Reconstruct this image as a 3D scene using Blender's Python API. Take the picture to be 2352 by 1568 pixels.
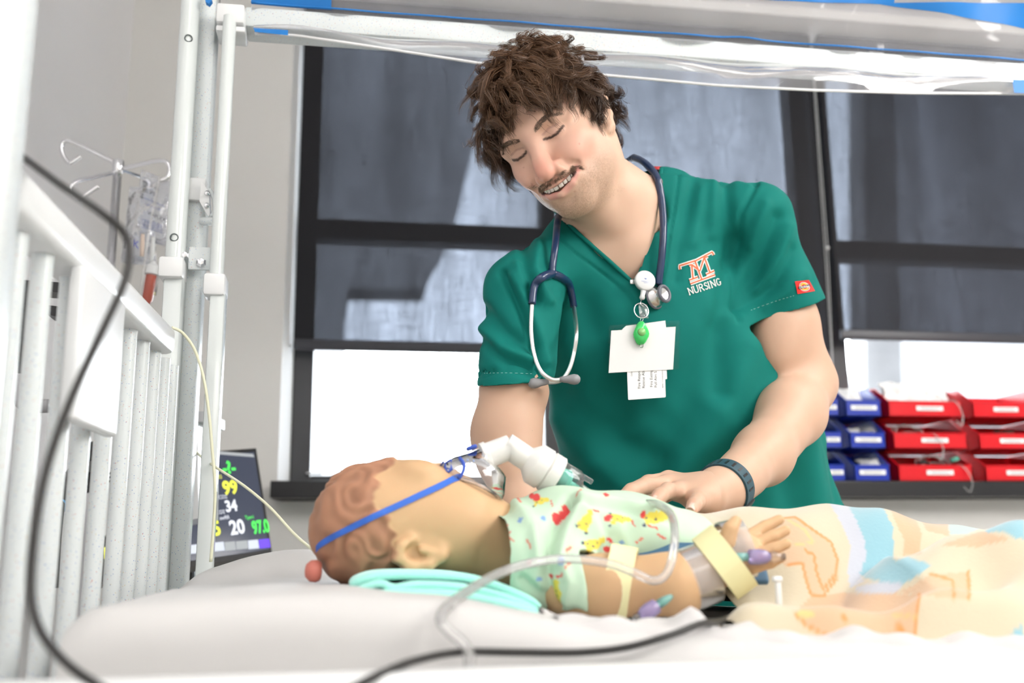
import bpy, bmesh, math, random
import numpy as np
from mathutils import Vector, Matrix
from mathutils.bvhtree import BVHTree

random.seed(7)
RNG = np.random.default_rng(11)
for o in list(bpy.data.objects):
    bpy.data.objects.remove(o, do_unlink=True)
SC = bpy.context.scene
COL = SC.collection

# ------------------------------------------------------------------ camera
IW, IH, FPX = 2352, 1568, 2300.0
YAW, PITCH, ROLL = math.radians(9.3), math.radians(11.8), 0.0105
CAM = np.array([0.0, 0.0, 1.0])
c_f = np.array([math.sin(YAW) * math.cos(PITCH), math.cos(YAW) * math.cos(PITCH), math.sin(PITCH)])
_r = np.array([math.cos(YAW), -math.sin(YAW), 0.0])
_u = np.cross(_r, c_f)
c_r = _r * math.cos(ROLL) - _u * math.sin(ROLL)
c_u = _u * math.cos(ROLL) + _r * math.sin(ROLL)
cam_d = bpy.data.cameras.new('camera')
cam_d.sensor_width = 36.0
cam_d.lens = 36.0 * FPX / IW
cam_d.clip_start = 0.05
cam_d.dof.use_dof = True
cam_d.dof.focus_distance = 1.36
cam_d.dof.aperture_fstop = 3.2
cam = bpy.data.objects.new('camera', cam_d)
COL.objects.link(cam)
cam.matrix_world = Matrix(((c_r[0], c_u[0], -c_f[0], CAM[0]), (c_r[1], c_u[1], -c_f[1], CAM[1]),
                           (c_r[2], c_u[2], -c_f[2], CAM[2]), (0, 0, 0, 1)))
SC.camera = cam

# ------------------------------------------------------------------ light
SKY = 8.5
w = bpy.data.worlds.new('sky'); SC.world = w; w.use_nodes = True
bg = w.node_tree.nodes['Background']
bg.inputs[0].default_value = (0.90, 0.95, 1.0, 1)
_n = w.node_tree.nodes; _l = w.node_tree.links       # hazy sky: brightest at the horizon, paler blue above
_tc = _n.new('ShaderNodeTexCoord'); _sx = _n.new('ShaderNodeSeparateXYZ'); _mr = _n.new('ShaderNodeMapRange'); _mr.interpolation_type = 'SMOOTHSTEP'
_l.new(_tc.outputs['Generated'], _sx.inputs[0]); _l.new(_sx.outputs['Z'], _mr.inputs[0])
_mr.inputs[1].default_value = 0.02; _mr.inputs[2].default_value = 0.62; _mr.inputs[3].default_value = SKY * 1.35; _mr.inputs[4].default_value = SKY * 0.45
_l.new(_mr.outputs[0], bg.inputs[1])

def area(name, loc, size, power, target, color=(1, 0.97, 0.93), size_y=None):
    d = bpy.data.lights.new(name, 'AREA'); d.energy = power; d.color = color
    d.shape = 'RECTANGLE'; d.size = size; d.size_y = size_y or size
    o = bpy.data.objects.new(name, d); COL.objects.link(o); o.location = loc
    o.rotation_euler = (Vector(target) - Vector(loc)).to_track_quat('-Z', 'Y').to_euler()
    return o
area('unseen_area_light', (2.0, -0.15, 2.45), 1.3, 43, (0.55, 1.2, 1.15), size_y=1.3)  # unseen soft key, added in place of flash bounced off the ceiling
area('unseen_area_light', (-0.1, 0.35, 2.485), 0.6, 4, (-0.1, 0.36, 0), size_y=1.2)  # two unseen panels without fixtures, added to light the room
area('unseen_area_light', (1.9, 1.2, 2.485), 0.6, 14, (1.9, 1.21, 0), size_y=1.2)
area('unseen_area_light', (0.4, -1.5, 2.485), 1.2, 19, (0.4, -1.49, 0), size_y=1.2)  # unseen fill added behind the camera
SC.view_settings.view_transform = 'Standard'
SC.view_settings.look = 'None'
SC.view_settings.gamma = 1.0
SC.view_settings.use_curve_mapping = False
SC.view_settings.exposure = 0.8
SC.cycles.max_bounces = 8; SC.cycles.diffuse_bounces = 3; SC.cycles.glossy_bounces = 3; SC.cycles.transparent_max_bounces = 14
SC.cycles.use_adaptive_sampling = True; SC.cycles.adaptive_threshold = 0.15

# ------------------------------------------------------------------ helpers
def A(*v): return np.array(v, dtype=float)
def ray(px, py): return c_f + c_r * ((px - IW / 2) / FPX) - c_u * ((py - IH / 2) / FPX)
def P(px, py, Y):
    d = ray(px, py); return CAM + d * (Y / d[1])
def PXp(px, py, X):
    d = ray(px, py); return CAM + d * (X / d[0])
def PP(px, py, pt, n):
    d = ray(px, py); return CAM + d * (np.dot(A(*pt) - CAM, n) / np.dot(d, n))
def proj(V):
    q = np.asarray(V) - CAM; z = q @ c_f
    return IW / 2 + FPX * (q @ c_r) / z, IH / 2 - FPX * (q @ c_u) / z
def lerp(a, b, t): return a + (b - a) * t
def nrm(v):
    v = np.asarray(v, float); return v / (np.linalg.norm(v) + 1e-12)
def sstep(a, b, x):
    t = np.clip((x - a) / (b - a), 0, 1); return t * t * (3 - 2 * t)
def srgb(r, g, b):
    def c(v):
        v /= 255.0
        return v / 12.92 if v <= 0.04045 else ((v + 0.055) / 1.055) ** 2.4
    return (c(r), c(g), c(b))

ORG = {}
def _orig(o): return ORG.get(o.name, np.zeros(3)) if o is not None else np.zeros(3)
def tag(o, label=None, cat=None, group=None, kind=None):
    if label: o['label'] = label
    if cat: o['category'] = cat
    if group: o['group'] = group
    if kind: o['kind'] = kind
    return o
def thing(name, label, cat, loc=(0, 0, 0), group=None):
    o = bpy.data.objects.new(name, None); COL.objects.link(o)
    o.location = loc; o.empty_display_size = 0.02
    ORG[o.name] = A(*loc)
    return tag(o, label, cat, group)
def add(name, V, F, mat, parent=None, col=None, smooth=True, auto=None, label=None):
    V = np.asarray(V, float) - _orig(parent)
    me = bpy.data.meshes.new(name)
    if isinstance(F, np.ndarray):
        n, k = F.shape
        me.vertices.add(len(V)); me.vertices.foreach_set('co', V.astype(np.float32).ravel())
        me.loops.add(n * k); me.loops.foreach_set('vertex_index', F.astype(np.int32).ravel())
        me.polygons.add(n); me.polygons.foreach_set('loop_start', np.arange(0, n * k, k, dtype=np.int32))
        me.update(calc_edges=True)
    else:
        me.from_pydata([tuple(v) for v in V], [], [tuple(int(i) for i in f) for f in F]); me.update()
    if smooth:
        me.polygons.foreach_set('use_smooth', np.ones(len(me.polygons), dtype=bool))
        if auto is not None: me.set_sharp_from_angle(angle=math.radians(auto))
    if col is not None:
        ca = me.color_attributes.new('Col', 'FLOAT_COLOR', 'POINT')
        c = np.ones((len(V), 4), np.float32); c[:, :3] = col
        ca.data.foreach_set('color', c.ravel())
    if mat is not None: me.materials.append(mat)
    o = bpy.data.objects.new(name, me); COL.objects.link(o)
    if parent is not None:
        o.parent = parent
        ORG[o.name] = _orig(parent)
    if label: o['label'] = label
    return o
def copy_tree(root, delta, label=None, group=None):
    r = root.copy(); COL.objects.link(r); r.location = Vector(root.location) + Vector(delta)
    ORG[r.name] = _orig(root) + A(*delta)
    if label: r['label'] = label
    if group: r['group'] = group
    for ch in root.children:
        c = ch.copy(); COL.objects.link(c); c.parent = r
        for g in ch.children:
            d = g.copy(); COL.objects.link(d); d.parent = c
    return r

# shape builders: each returns (V, F)
def box(c, s, ax=None, bev=0.0, seg=2):
    bm = bmesh.new(); bmesh.ops.create_cube(bm, size=1.0)
    for v in bm.verts: v.co = Vector((v.co.x * s[0], v.co.y * s[1], v.co.z * s[2]))
    if bev > 0:
        bmesh.ops.bevel(bm, geom=list(bm.edges), offset=min(bev, min(s) * 0.49), segments=seg, affect='EDGES', profile=0.5)
    V = np.array([v.co[:] for v in bm.verts]); bm.verts.index_update()
    F = [[v.index for v in f.verts] for f in bm.faces]; bm.free()
    if ax is not None: V = V @ np.array([nrm(a) for a in ax])
    return V + A(*c), F
def box2(lo, hi, bev=0.0, seg=2):
    lo, hi = A(*lo), A(*hi); return box((lo + hi) / 2, hi - lo, None, bev, seg)
def merge(*parts):
    Vs, Fs, n = [], [], 0
    for V, F in parts:
        Vs.append(np.asarray(V)); Fs += [[int(i) + n for i in f] for f in F]; n += len(V)
    return np.vstack(Vs), Fs
def smooth_path(pts, n=8, closed=False):
    p = np.array(pts, float); m = len(p); out = []
    rng = range(m if closed else m - 1)
    for i in rng:
        g = (lambda j: p[j % m]) if closed else (lambda j: p[min(max(j, 0), m - 1)])
        a, b, c, d = g(i - 1), g(i), g(i + 1), g(i + 2)
        for t in np.linspace(0, 1, n, endpoint=False):
            out.append(0.5 * ((2 * b) + (-a + c) * t + (2 * a - 5 * b + 4 * c - d) * t ** 2 + (-a + 3 * b - 3 * c + d) * t ** 3))
    if not closed: out.append(p[-1])
    return np.array(out)
def tube(pts, r, n=10, closed=False, flat=None, up=None):
    p = np.array(pts, float); m = len(p)
    r = np.full(m, r, float) if np.isscalar(r) else np.interp(np.linspace(0, 1, m), np.linspace(0, 1, len(r)), r)
    T = np.gradient(p, axis=0) if not closed else np.roll(p, -1, 0) - np.roll(p, 1, 0)
    T /= np.linalg.norm(T, axis=1)[:, None] + 1e-12
    u0 = A(0, 0, 1) if up is None else A(*up)
    if abs(np.dot(u0, T[0])) > 0.95: u0 = A(1, 0, 0)
    N = nrm(u0 - T[0] * np.dot(u0, T[0])); V = []
    ang = np.linspace(0, 2 * math.pi, n, endpoint=False)
    for i in range(m):
        if up is not None: N = A(*up)
        N = nrm(N - T[i] * np.dot(N, T[i])); B = np.cross(T[i], N)
        f = flat if flat else 1.0
        V.append(p[i] + r[i] * (np.cos(ang)[:, None] * N * f + np.sin(ang)[:, None] * B))
    V = np.vstack(V); F = []
    for i in range(m if closed else m - 1):
        a, b = i * n, ((i + 1) % m) * n
        for j in range(n):
            k = (j + 1) % n; F.append([a + j, a + k, b + k, b + j])
    if not closed:
        F.append(list(range(n))[::-1]); F.append([(m - 1) * n + j for j in range(n)])
    return V, F
def lathe(prof, n=24, o=(0, 0, 0), ax=(0, 0, 1)):
    ax = nrm(ax); t = A(1, 0, 0) if abs(ax[0]) < 0.9 else A(0, 1, 0)
    e1 = nrm(np.cross(ax, t)); e2 = np.cross(ax, e1); V, F = [], []
    for (r, h) in prof:
        for a in np.linspace(0, 2 * math.pi, n, endpoint=False):
            V.append(A(*o) + ax * h + (e1 * math.cos(a) + e2 * math.sin(a)) * r)
    for i in range(len(prof) - 1):
        for j in range(n):
            k = (j + 1) % n; F.append([i * n + j, i * n + k, (i + 1) * n + k, (i + 1) * n + j])
    if prof[0][0] > 1e-6: F.append(list(range(n))[::-1])
    if prof[-1][0] > 1e-6: F.append([(len(prof) - 1) * n + j for j in range(n)])
    return np.array(V), F
def prism(poly, off):
    poly = np.array(poly, float); n = len(poly)
    V = np.vstack([poly, poly + A(*off)])
    F = [list(range(n))[::-1], list(range(n, 2 * n))] + [[i, (i + 1) % n, n + (i + 1) % n, n + i] for i in range(n)]
    return V, F
def grid(fn, nu, nv):
    us, vs = np.linspace(0, 1, nu), np.linspace(0, 1, nv)
    V = np.array([fn(u, v) for u in us for v in vs]); F = []
    for i in range(nu - 1):
        for j in range(nv - 1):
            a = i * nv + j; F.append([a, a + nv, a + nv + 1, a + 1])
    return V, F
def text_mesh(s, size, o, ex, ey, ext=0.0004, shear=0.0, sx=1.0, bold=0.0):
    cu = bpy.data.curves.new('t', 'FONT'); cu.body = s; cu.size = 1.0; cu.align_x = 'CENTER'; cu.align_y = 'CENTER'
    cu.shear = shear; cu.resolution_u = 4; cu.offset = bold
    ob = bpy.data.objects.new('t', cu); COL.objects.link(ob)
    bpy.context.view_layer.update()
    dg = bpy.context.evaluated_depsgraph_get()
    me = ob.evaluated_get(dg).to_mesh()
    v = np.array([p.co[:] for p in me.vertices]).reshape(-1, 3); F = [list(p.vertices) for p in me.polygons]
    ob.evaluated_get(dg).to_mesh_clear(); bpy.data.objects.remove(ob, do_unlink=True); bpy.data.curves.remove(cu)
    ex, ey = nrm(ex), nrm(ey); ez = np.cross(ex, ey)
    V = A(*o) + np.outer(v[:, 0] * size * sx, ex) + np.outer(v[:, 1] * size, ey) + ez * ext
    return V, F

# ------------------------------------------------------------------ implicit surfaces
class Field:
    def __init__(s, xs, ys, zs):
        s.ax = [np.asarray(a, np.float32) for a in (xs, ys, zs)]
        s.D = np.full([len(a) for a in s.ax], 1e3, np.float32)
    def op(s, fn, lo, hi, k=0.01, mode='u'):
        m = k + 0.008; sl = []
        for a, l, h in zip(s.ax, lo, hi):
            i, j = np.searchsorted(a, l - m), np.searchsorted(a, h + m)
            if j <= i: return
            sl.append(slice(i, j))
        sl = tuple(sl)
        d = fn(s.ax[0][sl[0]][:, None, None], s.ax[1][sl[1]][None, :, None], s.ax[2][sl[2]][None, None, :])
        a = s.D[sl]
        if mode == 's': a, d = -a, d
        h = np.maximum(k - np.abs(a - d), 0) / k
        r = np.minimum(a, d) - h * h * k * 0.25
        s.D[sl] = -r if mode == 's' else r
    def ell(s, c, r, k=0.01, mode='u', R=None):
        c, r = A(*c), A(*r); Rm = np.eye(3) if R is None else np.asarray(R)
        e = np.sqrt(((Rm * r[None, :]) ** 2).sum(1)) if R is not None else r
        def fn(X, Y, Z):
            X, Y, Z = X - c[0], Y - c[1], Z - c[2]
            if R is None: q = (X / r[0], Y / r[1], Z / r[2])
            else: q = [(X * Rm[0, i] + Y * Rm[1, i] + Z * Rm[2, i]) / r[i] for i in range(3)]
            k0 = np.sqrt(q[0] ** 2 + q[1] ** 2 + q[2] ** 2)
            k1 = np.sqrt((q[0] / r[0]) ** 2 + (q[1] / r[1]) ** 2 + (q[2] / r[2]) ** 2) + 1e-9
            return (k0 * (k0 - 1) / k1).astype(np.float32)
        s.op(fn, c - e, c + e, k, mode)
    def cap(s, a, b, ra, rb=None, k=0.01, mode='u', sq=None):
        a, b = A(*a), A(*b); rb = ra if rb is None else rb; ba = b - a; L = float(ba @ ba) + 1e-12
        rm = max(ra, rb)
        def fn(X, Y, Z):
            X, Y, Z = X - a[0], Y - a[1], Z - a[2]
            h = np.clip((X * ba[0] + Y * ba[1] + Z * ba[2]) / L, 0, 1)
            return (np.sqrt((X - ba[0] * h) ** 2 + (Y - ba[1] * h) ** 2 + (Z - ba[2] * h) ** 2) - (ra + (rb - ra) * h)).astype(np.float32)
        s.op(fn, np.minimum(a, b) - rm, np.maximum(a, b) + rm, k, mode)
    def chain(s, pts, rs, k=0.01, mode='u'):
        if np.isscalar(rs): rs = [rs] * len(pts)
        for i in range(len(pts) - 1): s.cap(pts[i], pts[i + 1], rs[i], rs[i + 1], k, mode)
    def spine(s, nodes, e1, k=0.01, mode='u'):
        """elliptical tapered body: nodes of (point, wide, deep); e1 is the wide axis"""
        e1 = nrm(e1)
        for (a, wa, da), (b, wb, db) in zip(nodes[:-1], nodes[1:]):
            a, b = A(*a), A(*b); t = nrm(b - a); u = nrm(e1 - t * np.dot(e1, t)); v = np.cross(t, u); L = np.linalg.norm(b - a)
            m = max(wa, wb, da, db)
            def fn(X, Y, Z, a=a, t=t, u=u, v=v, L=L, wa=wa, wb=wb, da=da, db=db):
                X, Y, Z = X - a[0], Y - a[1], Z - a[2]
                ct = X * t[0] + Y * t[1] + Z * t[2]; h = np.clip(ct / L, 0, 1)
                w_, d_ = wa + (wb - wa) * h, da + (db - da) * h
                cu, cv = X * u[0] + Y * u[1] + Z * u[2], X * v[0] + Y * v[1] + Z * v[2]
                ex = ct - h * L
                mn = np.minimum(w_, d_)
                q0, q1, q2 = cu / w_, cv / d_, ex / mn
                k0 = np.sqrt(q0 ** 2 + q1 ** 2 + q2 ** 2); k1 = np.sqrt((q0 / w_) ** 2 + (q1 / d_) ** 2 + (q2 / mn) ** 2) + 1e-9
                return (k0 * (k0 - 1) / k1).astype(np.float32)
            s.op(fn, np.minimum(a, b) - m, np.maximum(a, b) + m, k, mode)
    def mesh(s, relax=1):
        D = s.D; ins = D < 0; nx, ny, nz = D.shape
        cnt = np.zeros((nx - 1, ny - 1, nz - 1), np.int8)
        for i in (0, 1):
            for j in (0, 1):
                for k in (0, 1): cnt += ins[i:nx - 1 + i, j:ny - 1 + j, k:nz - 1 + k]
        act = (cnt > 0) & (cnt < 8); idx = np.argwhere(act); N = len(idx)
        vid = np.full(act.shape, -1, np.int64); vid[act] = np.arange(N)
        acc = np.zeros((N, 3)); c = np.zeros(N)
        I, J, K = idx.T
        co = [s.ax[0], s.ax[1], s.ax[2]]
        corners = [(i, j, k) for i in (0, 1) for j in (0, 1) for k in (0, 1)]
        for a in corners:
            for ax in range(3):
                if a[ax]: continue
                b = list(a); b[ax] = 1
                da = D[I + a[0], J + a[1], K + a[2]]; db = D[I + b[0], J + b[1], K + b[2]]
                m = (da < 0) != (db < 0)
                t = np.where(m, da / np.where(np.abs(da - db) < 1e-12, 1, da - db), 0)
                pa = np.stack([co[0][I + a[0]], co[1][J + a[1]], co[2][K + a[2]]], 1)
                pb = np.stack([co[0][I + b[0]], co[1][J + b[1]], co[2][K + b[2]]], 1)
                p = pa + (pb - pa) * t[:, None]
                acc[m] += p[m]; c[m] += 1
        V = acc / c[:, None]
        Fs = []
        for ax in range(3):
            sl0 = [slice(None)] * 3; sl1 = [slice(None)] * 3
            sl0[ax] = slice(0, -1); sl1[ax] = slice(1, None)
            for o in range(3):
                if o != ax:
                    sl0[o] = slice(1, -1); sl1[o] = slice(1, -1)
            a, b = ins[tuple(sl0)], ins[tuple(sl1)]
            e = np.argwhere(a != b)
            if not len(e): continue
            s0 = a[tuple(e.T)]
            o1, o2 = (ax + 1) % 3, (ax + 2) % 3
            base = e.copy()
            for o in (o1, o2): base[:, o] += 1
            def g(d1, d2):
                q = base.copy(); q[:, o1] -= d1; q[:, o2] -= d2; return vid[tuple(q.T)]
            q = np.stack([g(1, 1), g(0, 1), g(0, 0), g(1, 0)], 1)
            q[~s0] = q[~s0][:, ::-1]
            Fs.append(q)
        F = np.vstack(Fs); F = F[(F >= 0).all(1)]
        for _ in range(relax): V = relax_mesh(V, F, 0.5)
        return V, F
def relax_mesh(V, F, a=0.5):
    acc = np.zeros_like(V); c = np.zeros(len(V))
    for i in range(F.shape[1]):
        for j in (F[:, (i + 1) % F.shape[1]], F[:, i - 1]):
            np.add.at(acc, F[:, i], V[j]); np.add.at(c, F[:, i], 1)
    return V + a * (acc / np.maximum(c, 1)[:, None] - V)
def vnormals(V, F):
    n = np.cross(V[F[:, 2]] - V[F[:, 0]], V[F[:, 3]] - V[F[:, 1]]); N = np.zeros_like(V)
    for i in range(4): np.add.at(N, F[:, i], n)
    return N / (np.linalg.norm(N, axis=1)[:, None] + 1e-12)
def axis(lo, hi, h): return np.arange(lo, hi + h * 0.5, h)
def segdist(p, a, b):
    ba = b - a; h = np.clip(((p - a) @ ba) / (ba @ ba + 1e-12), 0, 1)
    return np.linalg.norm(p - a - h[:, None] * ba, axis=1), h
def polydist(p, pts):
    d = np.full(len(p), 1e9)
    for a, b in zip(pts[:-1], pts[1:]): d = np.minimum(d, segdist(p, A(*a), A(*b))[0])
    return d
def inpoly(x, y, poly):
    c = np.zeros(len(x), bool); n = len(poly)
    for i in range(n):
        (x0, y0), (x1, y1) = poly[i], poly[i - 1]
        m = ((y0 > y) != (y1 > y)) & (x < (x1 - x0) * (y - y0) / (y1 - y0 + 1e-12) + x0); c ^= m
    return c
def bvh_of(V, F): return BVHTree.FromPolygons([Vector(v) for v in V], [tuple(int(i) for i in f) for f in F])
def noise3(V, sc, seed=0, oct=1):
    """cheap smooth value noise on points"""
    V = np.asarray(V); out = np.zeros(len(V)); amp = 1.0
    for o in range(oct):
        q = V * sc + seed * 17.3 + o * 31.7; i = np.floor(q).astype(np.int64); f = q - i; f = f * f * (3 - 2 * f)
        def h(a):
            n = (a[:, 0] * 73856093) ^ (a[:, 1] * 19349663) ^ (a[:, 2] * 83492791)
            n = (n ^ (n >> 13)) * 1274126177; return ((n ^ (n >> 16)) & 0xffff) / 65535.0 * 2 - 1
        r = 0
        for dx in (0, 1):
            for dy in (0, 1):
                for dz in (0, 1):
                    wgt = np.abs(1 - dx - f[:, 0]) * np.abs(1 - dy - f[:, 1]) * np.abs(1 - dz - f[:, 2])
                    r = r + wgt * h(i + np.array([dx, dy, dz]))
        out += r * amp; amp *= 0.5; sc *= 2.1
    return out

# ------------------------------------------------------------------ materials
def M(name, base=(0.8, 0.8, 0.8), rough=0.5, metal=0.0, spec=0.5, vcol=False, sss=0.0, sss_r=(1, 0.35, 0.2), sss_s=0.004,
      bump=None, coat=0.0, emit=None, es=0.0, sheen=0.0, trans=0.0, ior=1.45, vary=None, aniso=None):
    m = bpy.data.materials.new(name); m.use_nodes = True; nt = m.node_tree; b = nt.nodes['Principled BSDF']
    b.inputs['Base Color'].default_value = (*base, 1); b.inputs['Roughness'].default_value = rough
    b.inputs['Metallic'].default_value = metal; b.inputs['Specular IOR Level'].default_value = spec
    b.inputs['IOR'].default_value = ior
    src = None
    if vcol:
        a = nt.nodes.new('ShaderNodeVertexColor'); a.layer_name = 'Col'; src = a.outputs[0]
    if vary:
        sc, amt = vary
        tc = nt.nodes.new('ShaderNodeTexCoord'); n = nt.nodes.new('ShaderNodeTexNoise')
        n.inputs['Scale'].default_value = sc; n.inputs['Detail'].default_value = 4
        nt.links.new(tc.outputs['Object'], n.inputs['Vector'])
        mr = nt.nodes.new('ShaderNodeMapRange'); mr.inputs[1].default_value = 0.3; mr.inputs[2].default_value = 0.7
        mr.inputs[3].default_value = 1 - amt; mr.inputs[4].default_value = 1 + amt
        nt.links.new(n.outputs[0], mr.inputs[0])
        mx = nt.nodes.new('ShaderNodeMix'); mx.data_type = 'RGBA'; mx.blend_type = 'MULTIPLY'; mx.inputs[0].default_value = 1
        if src: nt.links.new(src, mx.inputs[6])
        else: mx.inputs[6].default_value = (*base, 1)
        nt.links.new(mr.outputs[0], mx.inputs[7]); src = mx.outputs[2]
    if src: nt.links.new(src, b.inputs['Base Color'])
    if sss > 0:
        b.inputs['Subsurface Weight'].default_value = sss; b.inputs['Subsurface Radius'].default_value = sss_r
        b.inputs['Subsurface Scale'].default_value = sss_s
    if bump:
        sc, st = bump[:2]
        tc = nt.nodes.new('ShaderNodeTexCoord'); n = nt.nodes.new('ShaderNodeTexNoise')
        n.inputs['Scale'].default_value = sc; n.inputs['Detail'].default_value = 3
        nt.links.new(tc.outputs['Object'], n.inputs['Vector'])
        bp = nt.nodes.new('ShaderNodeBump'); bp.inputs['Strength'].default_value = st; bp.inputs['Distance'].default_value = bump[2] if len(bump) > 2 else 0.001
        nt.links.new(n.outputs[0], bp.inputs['Height']); nt.links.new(bp.outputs[0], b.inputs['Normal'])
    if coat: b.inputs['Coat Weight'].default_value = coat; b.inputs['Coat Roughness'].default_value = 0.1
    if emit: b.inputs['Emission Color'].default_value = (*emit, 1); b.inputs['Emission Strength'].default_value = es
    if sheen: b.inputs['Sheen Weight'].default_value = sheen
    if trans: b.inputs['Transmission Weight'].default_value = trans
    return m
def M_clear(name, tint=(0.96, 0.97, 0.98), refl=0.5, rough=0.05, body=0.0, body_col=(0.9, 0.9, 0.92), bump=None):
    """thin clear plastic: see-through with a fresnel gloss and a little body"""
    m = bpy.data.materials.new(name); m.use_nodes = True; nt = m.node_tree; nt.nodes.clear()
    out = nt.nodes.new('ShaderNodeOutputMaterial'); t = nt.nodes.new('ShaderNodeBsdfTransparent'); t.inputs[0].default_value = (*tint, 1)
    g = nt.nodes.new('ShaderNodeBsdfGlossy'); g.inputs['Roughness'].default_value = rough
    d = nt.nodes.new('ShaderNodeBsdfDiffuse'); d.inputs[0].default_value = (*body_col, 1)
    mb = nt.nodes.new('ShaderNodeMixShader'); mb.inputs[0].default_value = body
    nt.links.new(t.outputs[0], mb.inputs[1]); nt.links.new(d.outputs[0], mb.inputs[2])
    lw = nt.nodes.new('ShaderNodeLayerWeight'); lw.inputs[0].default_value = 0.35
    ma = nt.nodes.new('ShaderNodeMath'); ma.operation = 'MULTIPLY'; ma.inputs[1].default_value = refl
    nt.links.new(lw.outputs['Fresnel'], ma.inputs[0])
    mx = nt.nodes.new('ShaderNodeMixShader'); nt.links.new(ma.outputs[0], mx.inputs[0])
    nt.links.new(mb.outputs[0], mx.inputs[1]); nt.links.new(g.outputs[0], mx.inputs[2]); nt.links.new(mx.outputs[0], out.inputs[0])
    if bump:
        tc = nt.nodes.new('ShaderNodeTexCoord'); n = nt.nodes.new('ShaderNodeTexNoise'); n.inputs['Scale'].default_value = bump[0]
        nt.links.new(tc.outputs['Object'], n.inputs['Vector']); bp = nt.nodes.new('ShaderNodeBump')
        bp.inputs['Strength'].default_value = bump[1]; bp.inputs['Distance'].default_value = 0.01
        nt.links.new(n.outputs[0], bp.inputs['Height']); nt.links.new(bp.outputs[0], g.inputs['Normal']); nt.links.new(bp.outputs[0], lw.inputs['Normal'])
    return m
def M_speckle():
    m = M('speckled_enamel', (0.82, 0.85, 0.85), 0.22, spec=0.5, bump=(900, 0.12, 0.0006)); nt = m.node_tree; b = nt.nodes['Principled BSDF']
    tc = nt.nodes.new('ShaderNodeTexCoord'); last = None
    prev = nt.nodes.new('ShaderNodeRGB'); prev.outputs[0].default_value = (0.67, 0.71, 0.71, 1); prev = prev.outputs[0]
    for sc, th, colr in ((230, 0.16, (0.08, 0.2, 0.5)), (190, 0.13, (0.55, 0.10, 0.07)), (260, 0.15, (0.25, 0.45, 0.6)), (170, 0.12, (0.6, 0.5, 0.25))):
        mp = nt.nodes.new('ShaderNodeMapping'); mp.inputs['Location'].default_value = (sc * 0.1, sc * 0.03, 0)
        v = nt.nodes.new('ShaderNodeTexVoronoi'); v.inputs['Scale'].default_value = sc
        nt.links.new(tc.outputs['Object'], mp.inputs[0]); nt.links.new(mp.outputs[0], v.inputs['Vector'])
        lt = nt.nodes.new('ShaderNodeMath'); lt.operation = 'LESS_THAN'; lt.inputs[1].default_value = th * .72
        nt.links.new(v.outputs['Distance'], lt.inputs[0])
        mx = nt.nodes.new('ShaderNodeMix'); mx.data_type = 'RGBA'; mx.inputs[7].default_value = (*colr, 1)
        nt.links.new(lt.outputs[0], mx.inputs[0]); nt.links.new(prev, mx.inputs[6]); prev = mx.outputs[2]
    nt.links.new(prev, b.inputs['Base Color'])
    return m
def M_blind():
    m = bpy.data.materials.new('sunscreen_fabric'); m.use_nodes = True; nt = m.node_tree; nt.nodes.clear()
    out = nt.nodes.new('ShaderNodeOutputMaterial'); t = nt.nodes.new('ShaderNodeBsdfTransparent')
    d = nt.nodes.new('ShaderNodeBsdfDiffuse'); d.inputs[0].default_value = (0.032, 0.032, 0.035, 1)
    ad = nt.nodes.new('ShaderNodeAddShader')
    tc = nt.nodes.new('ShaderNodeTexCoord'); acc = None
    for scl, amt in (((9, 1, 1.2), 0.30), ((160, 1, 12), 0.28), ((14, 1, 170), 0.22)):
        mp = nt.nodes.new('ShaderNodeMapping'); mp.inputs['Scale'].default_value = scl
        n = nt.nodes.new('ShaderNodeTexNoise'); n.inputs['Scale'].default_value = 1.0; n.inputs['Detail'].default_value = 3
        nt.links.new(tc.outputs['Object'], mp.inputs[0]); nt.links.new(mp.outputs[0], n.inputs['Vector'])
        mr = nt.nodes.new('ShaderNodeMapRange'); mr.inputs[1].default_value = 0.3; mr.inputs[2].default_value = 0.7; mr.inputs[3].default_value = 1 - amt; mr.inputs[4].default_value = 1 + amt
        nt.links.new(n.outputs[0], mr.inputs[0])
        if acc is None: acc = mr.outputs[0]
        else:
            mu = nt.nodes.new('ShaderNodeMath'); mu.operation = 'MULTIPLY'; nt.links.new(acc, mu.inputs[0]); nt.links.new(mr.outputs[0], mu.inputs[1]); acc = mu.outputs[0]
    mu = nt.nodes.new('ShaderNodeMath'); mu.operation = 'MULTIPLY'; mu.inputs[1].default_value = 0.038; nt.links.new(acc, mu.inputs[0])
    cb = nt.nodes.new('ShaderNodeCombineColor')
    for i, f in enumerate((0.86, 0.95, 1.14)):
        q = nt.nodes.new('ShaderNodeMath'); q.operation = 'MULTIPLY'; q.inputs[1].default_value = f
        nt.links.new(mu.outputs[0], q.inputs[0]); nt.links.new(q.outputs[0], cb.inputs[i])
    nt.links.new(cb.outputs[0], t.inputs[0])
    nt.links.new(t.outputs[0], ad.inputs[0]); nt.links.new(d.outputs[0], ad.inputs[1]); nt.links.new(ad.outputs[0], out.inputs[0])
    return m
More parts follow.
